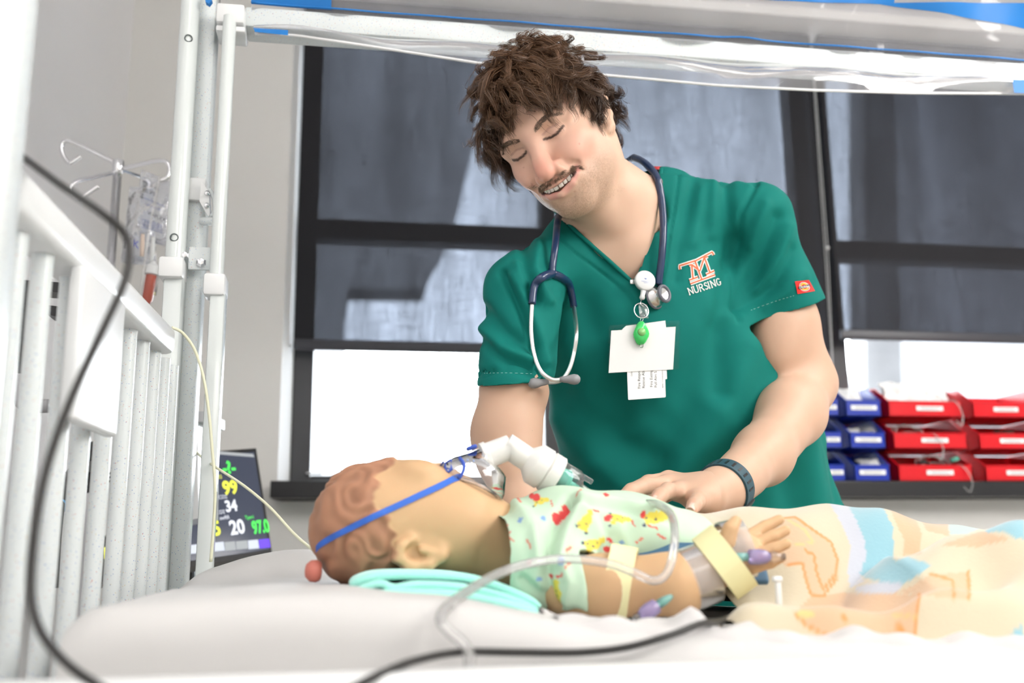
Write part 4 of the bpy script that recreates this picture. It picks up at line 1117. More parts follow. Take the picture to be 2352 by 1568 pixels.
# ------------------------------------------------------------------ print and stitching on the scrub top
WHITE_TH = M('white_thread', (.75, .75, .72), .6); ORANGE_TH = M('orange_thread', srgb(200, 95, 50), .6); PALE_TH = M('pale_stitch', (.25, .5, .45), .7)
def shirt_ribbon(pts, wpx, off, n=4):
    """a flat ribbon of given picture width lying on the cloth"""
    q = []
    for (a, b), (c, d) in zip(pts[:-1], pts[1:]):
        for t in np.linspace(0, 1, n, endpoint=False): q.append((lerp(a, c, t), lerp(b, d, t)))
    q.append(pts[-1]); q = np.array(q, float); T = np.gradient(q, axis=0); T /= np.linalg.norm(T, axis=1)[:, None] + 1e-9
    Nn = np.stack([-T[:, 1], T[:, 0]], 1); V = []
    for p, nn in zip(q, Nn):
        for s in (-1, 1):
            h = on_shirt(p[0] + nn[0] * wpx / 2 * s, p[1] + nn[1] * wpx / 2 * s, off)
            if h is None: h = V[-1] if V else P(p[0], p[1], 1.44)
            V.append(h)
    return np.array(V), [[i * 2, i * 2 + 1, i * 2 + 3, i * 2 + 2] for i in range(len(q) - 1)]
def LG(u, v): return (1380 + .236 * u, 560 + .236 * v)
strokes = [[(772, 248), (765, 212), (930, 160), (1085, 78), (1098, 108)], [(915, 160), (985, 350)], [(872, 388), (1112, 300)],
           [(858, 208), (885, 200), (898, 338)], [(885, 200), (965, 262), (1008, 128)], [(1008, 128), (1062, 275)], [(1000, 136), (1042, 122)],
           [(862, 352), (945, 322)], [(1025, 296), (1105, 262)]]
lgp = [shirt_ribbon([LG(*p) for p in s], 7.6, .0012) for s in strokes]
logo = add('chest_logo', *merge(*lgp), WHITE_TH, top, smooth=False, label='interlocked orange and white letters embroidered on the chest'); logo['kind'] = 'stuff'
lo_ = add('logo_fill', *merge(*[shirt_ribbon([LG(*p) for p in s], 3.6, .0018) for s in strokes]), ORANGE_TH, top, smooth=False); lo_['kind'] = 'stuff'
# NURSING in small serif capitals
GL = {'N': [[(0, 0), (0, 1)], [(0, 1), (.7, 0)], [(.7, 0), (.7, 1)], [(-.12, 0), (.12, 0)], [(-.15, 1), (.1, 1)], [(.58, 1), (.84, 1)]],
      'U': [[(0, 1), (0, .3), (.12, .05), (.35, 0), (.56, .06), (.66, .3), (.66, 1)], [(-.13, 1), (.13, 1)], [(.54, 1), (.78, 1)]],
      'R': [[(0, 0), (0, 1)], [(0, 1), (.4, 1), (.56, .88), (.56, .66), (.4, .52), (0, .52)], [(.3, .52), (.68, 0)], [(-.12, 0), (.13, 0)], [(.58, 0), (.78, 0)]],
      'S': [[(.52, .82), (.4, .97), (.2, 1), (.04, .86), (.06, .66), (.3, .53), (.5, .4), (.54, .2), (.4, .04), (.2, 0), (.02, .14)]],
      'I': [[(0, 0), (0, 1)], [(-.13, 0), (.13, 0)], [(-.13, 1), (.13, 1)]],
      'G': [[(.62, .82), (.46, .98), (.26, 1), (.08, .84), (0, .5), (.08, .16), (.28, 0), (.5, .04), (.62, .18), (.62, .44)], [(.46, .44), (.76, .44)]]}
wd = dict(N=1.02, U=1.0, R=.94, S=.78, I=.46, G=.95); word = 'NURSING'; tot = sum(wd[c] for c in word)
(px0, py0), (px1, py1) = LG(862, 496), LG(1182, 392); hgt = 15.5
ux, uy = (px1 - px0) / tot, (py1 - py0) / tot; L_ = math.hypot(px1 - px0, py1 - py0); vx, vy = (py1 - py0) / L_ * hgt, -(px1 - px0) / L_ * hgt
cur = .1
for c in word:
    pr = []
    for s in GL[c]:
        pts = [(px0 + ux * (cur + a) + vx * b, py0 + uy * (cur + a) + vy * b) for a, b in s]
        pr.append(shirt_ribbon(pts, 2.0, .0012, 2))
    add('embroidered_letter', *merge(*pr), WHITE_TH, top, smooth=False); cur += wd[c]
# red sleeve label with its oval mark
tg = [(1826, 646), (1858, 643), (1872, 668), (1832, 675)]
def tq(u, v): return (lerp(lerp(tg[0][0], tg[1][0], u), lerp(tg[3][0], tg[2][0], u), v), lerp(lerp(tg[0][1], tg[1][1], u), lerp(tg[3][1], tg[2][1], u), v))
RED_T = M('red_label', srgb(225, 40, 35), .55); YEL_T = M('yellow_print', srgb(250, 205, 70), .6); NAVY_T = M('navy_print', srgb(30, 28, 50), .6)
lab = add('sleeve_label', *grid(lambda u, v: on_shirt(*tq(u, v), .0018), 6, 6), RED_T, top)
oval = [(.52 + .30 * math.cos(a), .50 + .36 * math.sin(a)) for a in np.linspace(0, 2 * math.pi, 25)]
add('label_ring', *shirt_ribbon([tq(*p) for p in oval], 1.2, .0024, 2), WHITE_TH, lab, smooth=False)
for a0, a1 in ((math.pi * 1.15, math.pi * 1.85), (math.pi * .15, math.pi * .85)):
    add('label_arc', *shirt_ribbon([tq(.52 + .21 * math.cos(a), .50 + .25 * math.sin(a)) for a in np.linspace(a0, a1, 10)], 2.4, .0024, 2), YEL_T, lab, smooth=False)
add('label_band', *shirt_ribbon([tq(.13, .56), tq(.90, .46)], 5.6, .0028, 8), NAVY_T, lab, smooth=False)
def shirt_text(name, s, mid, ex, hpx, off, mat, par, shear=0.0):
    V, F = text_mesh(s, 1.0, (0, 0, 0), (1, 0, 0), (0, 1, 0), 0, shear, 1.0, .02)
    exx = A(*ex); exx = exx / np.linalg.norm(exx); up = A(exx[1], -exx[0])
    W_ = []
    for v in V:
        p = A(*mid) + exx * v[0] * hpx + up * v[1] * hpx; h = on_shirt(p[0], p[1], off); W_.append(h if h is not None else P(p[0], p[1], 1.44))
    add(name, np.array(W_), F, mat, par, smooth=False)
m_ = tq(.5, .51); shirt_text('label_lettering', 'Dickies', m_, (1, -.14), 8.0, .0034, WHITE_TH, lab, .15)
# pale dashes of the hem stitching
for pts in ([(1725, 712), (1780, 692), (1826, 678)], [(1112, 857), (1160, 856), (1225, 858)]):
    pr = []
    q = smooth_path([A(a, b, 0) for a, b in pts], 12)
    for i in range(0, len(q) - 1, 2):
        try: pr.append(shirt_ribbon([tuple(q[i][:2]), tuple(q[i + 1][:2])], .9, .0008, 1))
        except Exception: pass
    st_ = add('hem_stitching', *merge(*pr), PALE_TH, top, smooth=False); st_['kind'] = 'stuff'

# ------------------------------------------------------------------ stethoscope
NAVY = M('navy_rubber', srgb(26, 48, 84), .28, coat=.4); GREYR = M('grey_rubber', (.12, .125, .15), .4); EAR = M('grey_silicone', (.25, .25, .26), .55)
def body_path(pts, off, sm=5, n=6, fn=None):
    q = []
    for p in dense(pts, n):
        h = (fn or on_body)(p[0], p[1], off); q.append(h if h is not None else q[-1])
    q = np.array(q)
    d = np.linalg.norm(q - CAM, axis=1); d2 = np.array([d[max(0, i - sm):i + sm + 1].min() for i in range(len(d))]); d2 = np.array([d2[max(0, i - sm):i + sm + 1].mean() for i in range(len(d2))])
    return CAM + (q - CAM) * (np.minimum(d, d2) / d)[:, None]
ste = thing('stethoscope', 'navy stethoscope hanging around the neck over the green scrub top', 'stethoscope', on_shirt(1268, 640, .01))
left = body_path([(1281, 506), (1279, 525), (1276, 560), (1270, 605), (1268, 628)], .006, 5, 6, on_shirt)
right = body_path([(1512, 415), (1520, 460), (1524, 520), (1521, 580), (1515, 632), (1513, 652)], .006)
bk = [right[0], P(1502, 396, right[0][1] + .015), P(1478, 372, right[0][1] + .035), P(1455, 362, right[0][1] + .06)]
nk = [P(1455, 362, right[0][1] + .06), A(P(1430, 372, 1.54)[0], 1.56, P(1430, 372, 1.54)[2]), A(P(1340, 420, 1.54)[0], 1.555, P(1340, 430, 1.54)[2]), P(1290, 486, left[0][1] + .030), left[0]]
path = np.vstack([smooth_path(bk[::-1], 6)[:-1], right]); add('tubing', *tube(path, .0058, 12), NAVY, ste)
add('tubing', *tube(np.vstack([smooth_path(nk, 6)[:-1], left]), np.concatenate([np.full(30, .0054), [.0060, .0075]]), 12), NAVY, ste)
y0s = left[-1]
def arm_pts(pts, base_off):
    q = []
    for (a, b, o_) in pts:
        h = on_body(a, b, o_); q.append(h if h is not None else P(a, b, q[-1][1]))
    return q
la_ = [y0s] + arm_pts([(1245, 637, .007), (1228, 655, .008), (1222, 698, .010)], 0); ra_ = [y0s] + arm_pts([(1292, 639, .007), (1308, 655, .008), (1318, 704, .010)], 0)
add('yoke', *tube(smooth_path(la_, 8), [.0068, .0066, .006, .0056, .0056], 12), NAVY, ste); add('yoke', *tube(smooth_path(ra_, 8), [.0068, .0066, .006, .0056, .0056], 12), NAVY, ste)
yb_ = la_[-1][1]
l2 = [la_[-1]] + [P(a, b, min(yb_, on_body(a, b, .012)[1]) - k) for a, b, k in ((1220, 760, 0), (1227, 815, .004), (1243, 853, .008), (1268, 871, .012), (1290, 871, .014))]
r2 = [ra_[-1]] + [P(a, b, min(yb_, on_body(a, b, .012)[1]) - k) for a, b, k in ((1324, 760, 0), (1318, 810, .002), (1306, 850, .003), (1286, 874, .003), (1255, 877, .003))]
EARM = M('satin_steel', (.80, .80, .80), .32, 1.0)
for q in (l2, r2): add('ear_tube', *tube(smooth_path(q, 8), .0032, 10), EARM, ste)
for q in (l2, r2):
    d = nrm(q[-1] - q[-2]); add('ear_tip', *lathe([(.0035, -.003), (.0045, .002), (.0052, .008), (.0066, .012), (.0076, .0175), (.0066, .0225), (.0032, .0255), (0, .026)], 14, q[-1], d), EAR, ste)
# chest piece: shiny double head with rubber rim
cp_ = on_shirt(1516, 678, .016); fa_ = nrm(A(.50, -.80, .10) * 1.0); stem0 = right[-1]
add('stem', *tube([stem0, lerp(stem0, cp_, .6), cp_], .0034, 12), MT['chrome'], ste)
add('drum', *lathe([(0, -.0125), (.0165, -.0125), (.0172, -.010), (.0160, -.008), (.0135, -.003), (.0095, 0), (.0110, .005), (.0125, .0085), (.0085, .0085), (.0015, .0035), (0, .0035)], 32, cp_, fa_), MT['steel'], ste)
add('rim', *tube([cp_ + fa_ * .0085 + (nrm(np.cross(fa_, A(0, 0, 1))) * math.cos(a) + nrm(np.cross(fa_, np.cross(fa_, A(0, 0, 1)))) * math.sin(a)) * .0118 for a in np.linspace(0, 2 * math.pi, 28, endpoint=False)], .0028, 10, True), GREYR, ste)
add('rim', *tube([cp_ - fa_ * .011 + (nrm(np.cross(fa_, A(0, 0, 1))) * math.cos(a) + nrm(np.cross(fa_, np.cross(fa_, A(0, 0, 1)))) * math.sin(a)) * .0172 for a in np.linspace(0, 2 * math.pi, 28, endpoint=False)], .0018, 8, True), GREYR, ste)

# ------------------------------------------------------------------ badge reel, cards and key light
yr = on_shirt(1480, 645, 0)[1] - .012
fwd = nrm(A(.02, -1, .12)); ex_ = nrm(np.cross(fwd, A(0, 0, 1)) * -1); ex_ = nrm(A(1, 0, 0) - fwd * np.dot(A(1, 0, 0), fwd)); ey_ = nrm(np.cross(fwd, ex_) * -1)
if ey_[2] < 0: ey_ = -ey_
reel = thing('badge_reel', 'white round badge reel clipped at the V of the green scrub neckline', 'badge reel', P(1481, 645, yr))
c = P(1481, 645, yr); k_ = np.dot(c - CAM, c_f) / FPX; R_ = 24 * k_
add('reel_case', *lathe([(0, -.0045), (R_ * .9, -.0045), (R_, -.003), (R_, .003), (R_ * .92, .0045), (0, .0048)], 36, c, fwd), MT['white'], reel)
BLUE_INK = M('blue_ink', srgb(50, 95, 180), .5)
for s in (-1, 0, 1):
    add('reel_mark', *grid(lambda u, v: c + fwd * .0052 + ex_ * (s * .0018 * (u * 1.6) + (v - .5) * .0012 * (1 - u)) + ey_ * (.0005 + u * .0032), 3, 2), BLUE_INK, reel, smooth=False)
add('reel_lettering', *text_mesh('Intermountain', .0027, c + fwd * .0052 - ey_ * .0026 + ex_ * .0004, ex_, ey_), BLUE_INK, reel, smooth=False)
add('reel_lettering', *text_mesh('Healthcare', .0018, c + fwd * .0052 - ey_ * .0050 + ex_ * .0004, ex_, ey_), BLUE_INK, reel, smooth=False)
add('reel_neck', *tube([P(1478, 668, yr), P(1476, 677, yr), P(1475, 684, yr), P(1475, 688, yr)], [.0045, .0036, .0045, .003], 12), MT['white'], reel)
add('metal_clip', *box(P(1453, 647, yr + .006), (.008, .0015, .007), None, .0005), MT['steel'], reel)
ring_c = P(1473, 713, yr - .001)
add('split_ring', *tube([ring_c + ex_ * math.cos(a) * 17 * k_ + ey_ * math.sin(a) * 18 * k_ for a in np.linspace(0, 2 * math.pi, 30, endpoint=False)], .0008, 6, True), MT['chrome'], reel)
add('strap_tab', *box(P(1478, 714, yr), (.014, .0006, .022), (ex_, fwd, ey_), .0002), MT['clear'], reel)
add('snap', *lathe([(0, -.001), (.0042, -.001), (.0042, .001), (.002, .0018), (0, .0018)], 16, P(1477, 724, yr - .001), fwd), MT['clear'], reel)
add('swivel', *tube([P(1474, 688, yr), P(1470, 697, yr - .001), P(1478, 704, yr - .001)], .0007, 6), MT['chrome'], reel)
# everything that hangs below follows one plane just clear of the cloth
pts = [on_shirt(a, b, 0) for a in (1400, 1440, 1480, 1520, 1560) for b in (745, 780, 820, 850, 880, 915)]
yp = min(p[1] for p in pts if p is not None) - .004
def card(px4, y, t=.0006): 
    q = [P(a, b, y) for a, b in px4]; return prism(q[::-1], (0, t, 0))
def rcard(px4, y, r=.12, t=.0006):
    q = np.array([P(a, b, y) for a, b in px4]); out = []
    for i in range(4):
        a, b, c_ = q[i - 1], q[i], q[(i + 1) % 4]
        for t_ in np.linspace(0, 1, 4): out.append(lerp(lerp(b + (a - b) * r * .35, b, t_), lerp(b, b + (c_ - b) * r * .35, t_), t_))
    return prism(out[::-1], (0, t, 0))
hold = thing('badge_holder', 'clear badge holder with blank white card hanging on the green scrub top', 'badge', P(1480, 857, yp))
add('clear_sleeve', *rcard([(1399, 747), (1562, 735), (1560, 848), (1396, 857)], yp, .06, .0004), MT['sleeve'], hold, smooth=False)
add('paper_card', *card([(1404, 759), (1552, 750), (1546, 848), (1398, 856)], yp + .0006), MT['paper'], hold, smooth=False)
add('paper_card', *card([(1429, 756), (1438, 748), (1528, 736), (1530, 752), (1430, 760)], yp + .0012), MT['paper'], hold, smooth=False)
info = thing('instruction_card', 'white fire instruction card hanging below the badge holder', 'card', P(1484, 917, yp + .002))
add('card_sheet', *rcard([(1440, 840), (1527, 838), (1529, 912), (1443, 918)], yp + .0018, .08), MT['paper'], info, smooth=False)
add('back_sheet', *rcard([(1500, 840), (1531, 838), (1532, 870), (1502, 872)], yp + .0026, .08), MT['paper'], info, smooth=False)
exd = nrm(P(1466, 850, yp) - P(1467, 890, yp)); eyd = nrm(P(1440, 870, yp) - P(1480, 869, yp))
for s, px, py, sz in (('Fire Respon', 1468, 870, .0060), ('Rescue Ala', 1478, 871, .0060), ('Fire Exting', 1496, 869, .0060), ('Pull Aim S', 1506, 871, .0060), ('REFER TO EMERGENCY', 1522, 870, .0026), ('Quick', 1451, 858, .0034)):
    add('card_lettering', *text_mesh(s, sz, P(px, py, yp + .0010), exd, eyd), MT['ink'], info, smooth=False)
GREENP = M('green_clear_plastic', (.07, .62, .16), .15, spec=.6, sss=.3, sss_r=(.3, 1, .3), sss_s=.006); GREEND = M('green_lens', (.22, .48, .16), .2)
kl = thing('key_light', 'translucent green key ring torch hanging over the white badge', 'key light', P(1473, 795, yp - .01))
outl = [(1474, 735), (1482, 740), (1492, 762), (1492, 770), (1482, 788), (1478, 791), (1468, 791), (1464, 788), (1456, 770), (1457, 760), (1466, 740)]
cc = P(1474, 765, yp - .006)
def kshape(s, y0, y1):
    q = np.array([P(a, b, y0) for a, b in outl]); m = q.mean(0); q = m + (q - m) * s; return prism(q[::-1], (0, y1 - y0, 0))
V1, F1 = kshape(1.0, yp - .009, yp - .003); bm = bmesh.new()
vs = [bm.verts.new(v) for v in V1]
for f in F1: bm.faces.new([vs[i] for i in f])
bmesh.ops.bevel(bm, geom=list(bm.edges), offset=.0016, segments=2, affect='EDGES'); bm.verts.index_update()
V1 = np.array([v.co[:] for v in bm.verts]); F1 = [[v.index for v in f.verts] for f in bm.faces]; bm.free()
add('torch_case', V1, F1, GREENP, kl); add('torch_button', *lathe([(0, 0), (.0062, 0), (.006, .0012), (0, .0014)], 20, P(1474, 762, yp - .009), (0, -1, 0)), GREEND, kl)
add('torch_bulb', *lathe([(.003, 0), (.003, .004), (.002, .006), (0, .0065)], 12, P(1473, 789, yp - .006), (0, 0, -1)), MT['clear'], kl)
add('torch_link', *tube(smooth_path([P(1474, 738, yp - .006), P(1477, 733, yp - .007), P(1473, 728, yp - .004), P(1471, 735, yp - .004)], 4, True), .0006, 6, True), MT['chrome'], kl)

# ------------------------------------------------------------------ wrist watch band
TEAL = M('teal_strap', srgb(38, 72, 84), .5); watch = thing('wrist_watch', 'dark teal ribbed strap watch on the wrist resting on the baby', 'watch', W1 - A(0, 0, .03))
wc = P(1664, 1121, 1.270); wa = nrm(P(1752, 1045, 1.38) - W1); we1 = nrm(A(0, 0, 1) - wa * wa[2]); we2 = np.cross(wa, we1)
arm_b = bvh_of(np.vstack([av, hnv]), np.vstack([af, hnf + len(av)]))
def ringr(a):
    d = we1 * math.cos(a) + we2 * math.sin(a)
    h = arm_b.ray_cast(Vector(wc + d * .09), Vector(-d)); return (np.linalg.norm(np.array(h[0]) - wc) if h[0] is not None else .03)
angs = np.linspace(0, 2 * math.pi, 48, endpoint=False); rr = np.array([ringr(a) for a in angs]); rr = np.clip(rr, .022, .042)
for _ in range(4): rr = (np.roll(rr, 1) + rr * 2 + np.roll(rr, -1)) / 4
def strap(hw, t0, t1, a0, a1, n=48):
    V, F = [], []
    aa = np.linspace(a0, a1, n)
    for a in aa:
        r = np.interp(a % (2 * math.pi), np.append(angs, 2 * math.pi), np.append(rr, rr[0])); d = we1 * math.cos(a) + we2 * math.sin(a)
        for (l, t) in ((-hw, t0), (-hw, t1), (hw, t1), (hw, t0)): V.append(wc + d * (r + t) + wa * l)
    for i in range(n - 1):
        for j in range(4): F.append([i * 4 + j, i * 4 + (j + 1) % 4, i * 4 + 4 + (j + 1) % 4, i * 4 + 4 + j])
    F += [[0, 1, 2, 3], [n * 4 - 1, n * 4 - 2, n * 4 - 3, n * 4 - 4]]
    return np.array(V), F
add('strap', *strap(.0130, .0002, .0030, 0, 2 * math.pi, 60), TEAL, watch, auto=40)
for a in np.linspace(-2.2, 1.6, 15):
    add('slot', *strap(.0070, .0028, .0033, a, a + .085, 3), MT['black'], watch, smooth=False)
best = min(np.linspace(0, 2 * math.pi, 90), key=lambda a: np.hypot(*(np.array(proj(wc + (we1 * math.cos(a) + we2 * math.sin(a)) * .034)) - A(1700, 1146))))
add('buckle', *strap(.0148, .0030, .0055, best - .12, best + .12, 4), MT['black'], watch, auto=30)
add('strap_keeper', *strap(.0138, .0028, .0044, best + .35, best + .52, 4), TEAL, watch, auto=30)
# ------------------------------------------------------------------ infant training manikin
baby = thing('infant_manikin', 'infant training manikin lying on its back on the mattress with a breathing mask', 'manikin', P(1150, 1360, 1.11))
fb = Field(axis(-.06, .56, .0019), axis(.88, 1.26, .0022), axis(.935, 1.10, .0019))
fb.ell(P(880, 1208, 1.12), (.078, .066, .0720), .01)
fb.ell(P(985, 1188, 1.12), (.060, .054, .0560), .03)
fb.ell(P(1050, 1212, 1.12), (.045, .052, .044), .03)
fb.ell(P(1105, 1172, 1.12), (.018, .024, .018), .025)
fb.ell(P(1038, 1205, 1.082), (.036, .022, .032), .03)
fb.ell(P(1018, 1092, 1.12), (.012, .011, .012), .012)
fb.ell(P(960, 1082, 1.085), (.018, .016, .010), .02)
fb.chain([P(976, 1087, 1.080), P(992, 1093, 1.077), P(1003, 1091, 1.080)], .0010, .003, 's')
fb.cap(P(1050, 1250, 1.12), P(1190, 1272, 1.12), .036, .036, .03)
ye = 1.056
fb.ell(P(968, 1268, ye + .006), (.026, .008, .016), .008)
fb.chain([P(945, 1237, ye - .002), P(922, 1256, ye - .006), P(920, 1284, ye - .006), P(944, 1301, ye - .004), P(985, 1297, ye - .002), P(1012, 1275, ye), P(1016, 1256, ye + .003)], [.0045, .0055, .006, .006, .0055, .006, .005], .006)
fb.ell(P(958, 1266, ye - .006), (.013, .008, .0075), .004, 's')
fb.chain([P(968, 1262, ye - .004), P(990, 1268, ye - .002)], .0042, .004)
# trunk under the gown, near arm and hand
fb.cap(P(1190, 1265, 1.12), P(1500, 1262, 1.14), .036, .040, .04)
fb.cap(P(1240, 1290, 1.09), P(1305, 1350, 1.018), .018, .022, .02)
ARM = [P(1305, 1350, 1.018), P(1400, 1350, .998), P(1545, 1345, .985), P(1632, 1312, .985)]
fb.chain(ARM, [.0225, .0275, .0262, .0205], .03)
fb.ell(P(1690, 1276, .985), (.030, .017, .0265), .012)
FB = [([P(1668, 1245, .972), P(1678, 1214, .970), P(1690, 1196, .972)], [.010, .0075, .006]),
      ([P(1712, 1238, 1.0), P(1757, 1210, 1.005), P(1790, 1193, 1.005)], [.008, .0066, .0056]),
      ([P(1722, 1258, .99), P(1774, 1232, .99), P(1804, 1218, .99)], [.008, .0066, .0056]),
      ([P(1726, 1280, .976), P(1778, 1260, .972), P(1806, 1248, .970)], [.008, .0064, .0055]),
      ([P(1722, 1302, .964), P(1770, 1290, .957), P(1795, 1280, .955)], [.0078, .0062, .0052])]
for p_, r_ in FB: fb.chain(p_, r_, .0025)
bv, bf = fb.mesh(2); del fb
bx_, by_ = proj(bv); N = vnormals(bv, bf)
hx = np.interp(by_, [1040, 1062, 1098, 1122, 1150, 1185, 1225, 1262, 1300, 1360], [930, 905, 862, 872, 850, 890, 905, 905, 925, 965])
ishair = sstep(6, -6, bx_ - hx - 6 * np.sin(by_ * .16)) * (bx_ < 1000)
wv = noise3(bv, 38, 6) * 3.0
rid = np.sin((bx_ * .6 + by_ * .35) * .115 + wv * 1.8) + .5 * np.sin((by_ * .8 - bx_ * .2) * .17 + wv * 3)
bv = bv + N * (ishair * (.0012 + .0013 * rid))[:, None]
col_b = np.tile(A(.60, .385, .215), (len(bv), 1))
col_b = col_b * (1 - ishair[:, None]) + (A(.39, .195, .118) * (1 + .10 * rid[:, None])) * ishair[:, None]
BSK = M('manikin_vinyl', (.6, .38, .2), .5, vcol=True, spec=.3, sss=.08, sss_s=.003)
bb = add('manikin_body', bv, bf, BSK, baby, col_b)
baby_bvh = bvh_of(bv, bf)
add('head_knob', *lathe([(.0, -.004), (.010, -.004), (.0115, 0), (.011, .006), (.007, .0105), (0, .012)], 20, P(726, 1311, 1.10), (-1, -.25, .05)), M('pink_rubber', srgb(205, 120, 105), .5), bb)
def on_baby(px, py, off):
    d = nrm(ray(px, py)); h = baby_bvh.ray_cast(Vector(CAM), Vector(d)); return (np.array(h[0]) - d * off) if h[0] is not None else None

# gown with printed toys
fg = Field(axis(.16, .46, .0019), axis(.94, 1.28, .0021), axis(.94, 1.085, .0019))
fg.spine([(P(1178, 1268, 1.095), .066, .040), (P(1285, 1236, 1.11), .086, .0505), (P(1420, 1236, 1.13), .090, .0465), (P(1545, 1248, 1.14), .085, .041)], A(0, 1, 0), .03)
fg.cap(P(1205, 1290, 1.045), P(1345, 1350, 1.006), .046, .0345, .025)
cN = nrm(A(1, -.05, .10)); cC = P(1336, 1350, 1.005)
def cutg(X, Y, Z):
    return np.maximum(-((X - cC[0]) * cN[0] + (Y - cC[1]) * cN[1] + (Z - cC[2]) * cN[2]), np.sqrt((X - cC[0]) ** 2 + (Y - cC[1]) ** 2 + (Z - cC[2]) ** 2) - .0365).astype(np.float32)
fg.op(cutg, cC - .05, cC + .05, .003, 's')
nC = P(1126, 1255, 1.09)
def cutn(X, Y, Z): return ((X - nC[0]) + .15 * (Z - nC[2])).astype(np.float32)
fg.op(cutn, A(.1, .9, .9), A(.25, 1.3, 1.12), .006, 's')
gv, gf = fg.mesh(2); del fg
GN = vnormals(gv, gf); gx, gy = proj(gv)
def gfold(pts, wd, am):
    global gv
    d = np.full(len(gv), 1e9)
    for (x0, y0), (x1, y1) in zip(pts[:-1], pts[1:]):
        b0, b1 = x1 - x0, y1 - y0; h = np.clip(((gx - x0) * b0 + (gy - y0) * b1) / (b0 * b0 + b1 * b1), 0, 1); d = np.minimum(d, np.hypot(gx - x0 - b0 * h, gy - y0 - b1 * h))
    gv = gv + GN * (am * np.exp(-(d / wd) ** 2) * (GN @ c_f < .1))[:, None]
for pts, wd_, am in [([(1310, 1150), (1285, 1190), (1262, 1250), (1255, 1320), (1262, 1390)], 14, -.010), ([(1335, 1155), (1305, 1215), (1285, 1290)], 16, .007), ([(1310, 1150), (1380, 1158), (1470, 1178), (1540, 1195)], 9, -.005),
                    ([(1330, 1140), (1420, 1150), (1520, 1172)], 9, .005), ([(1180, 1150), (1225, 1210), (1240, 1290)], 16, .006), ([(1380, 1180), (1400, 1230), (1385, 1280)], 12, -.004), ([(1420, 1200), (1440, 1260)], 14, .004),
                    ([(1200, 1330), (1260, 1390), (1330, 1412)], 12, -.006), ([(1290, 1290), (1310, 1340), (1300, 1400)], 12, .005), ([(1145, 1180), (1135, 1250), (1140, 1310)], 8, .004)]: gfold(pts, wd_, am)
gc = np.tile(A(.50, .66, .50), (len(gv), 1)); 
gc = gc * (1 + .05 * noise3(gv, 60, 8)[:, None])
def motif(cx, cy, pts, c, r):
    """little printed shape: blobs around a picked centre"""
    global gc
    hit = np.zeros(len(gv), bool)
    for (dx, dy, rr_) in pts: hit |= (np.hypot(gx - cx - dx, gy - cy - dy) < rr_ * r) & (GN @ c_f < .3)
    gc[hit] = A(*c)
YEL, REDC, BLU, DRK = (.70, .60, .09), (.66, .06, .06), (.22, .36, .62), (.05, .06, .12)
def toy(cx, cy, a, s=1.0):
    ca, sa = math.cos(a), math.sin(a); f = lambda q: [(x_ * ca - y_ * sa, x_ * sa + y_ * ca, r_) for x_, y_, r_ in q]
    motif(cx, cy, f([(0, -20 * s, 8.5), (0, -8 * s, 9), (2, 6 * s, 14), (0, 18 * s, 14), (-9, 28 * s, 6), (10, 27 * s, 6)]), YEL, s)
    motif(cx, cy, f([(0, 0, 2.6), (4, 12, 2.6), (-6, 22, 3), (14, 34 * s, 4), (-12, 34 * s, 4)]), DRK, s)
    motif(cx, cy, f([(4, -34 * s, 4), (10, -36 * s, 3.4), (15, -38 * s, 3)]), REDC, s)
toy(1150, 1258, .15, 1.0); toy(1348, 1192, .5, .85); toy(1372, 1246, 1.2, .9); toy(1428, 1192, 1.6, .75); toy(1510, 1186, 1.4, .95); toy(1275, 1358, .05, 1.0); toy(1245, 1148, 1.5, .6)
for cx, cy, s in ((1298, 1160, 10), (1278, 1182, 10), (1290, 1172, 8), (1232, 1142, 9), (1222, 1139, 7), (1404, 1272, 9), (1414, 1282, 8), (1398, 1262, 7), (1390, 1140, 8), (1445, 1265, 7), (1160, 1292, 6), (1216, 1291, 6), (1262, 1322, 7), (1478, 1178, 6), (1398, 1188, 8)):
    motif(cx, cy, [(0, 0, 1), (.6, -.7, .6), (-.7, .3, .6)], REDC, s)
for cx, cy, s in ((1150, 1166, 9), (1162, 1172, 7), (1248, 1190, 6), (1290, 1296, 8), (1450, 1262, 8), (1195, 1198, 5), (1236, 1330, 6), (1425, 1245, 5)):
    motif(cx, cy, [(0, 0, 1), (.9, .2, .6)], BLU, s)
for cx, cy, a in ((1195, 1152, 1), (1172, 1236, .6), (1158, 1212, -.6), (1305, 1266, -.8), (1330, 1132, -1), (1470, 1240, -.6), (1520, 1232, .5), (1305, 1300, -.9), (1500, 1210, .3), (1215, 1250, 1.1)):
    motif(cx, cy, [(t * math.cos(a), t * math.sin(a), 2.6) for t in range(-9, 10, 3)], (.66, .14, .10), 1)
GOWN = M('printed_cotton', (.6, .74, .6), .8, vcol=True, bump=(900, .08))
gown = add('gown', gv, gf, GOWN, baby, gc, label='mint green cotton gown printed with toys')
gown_bvh = bvh_of(gv, gf)

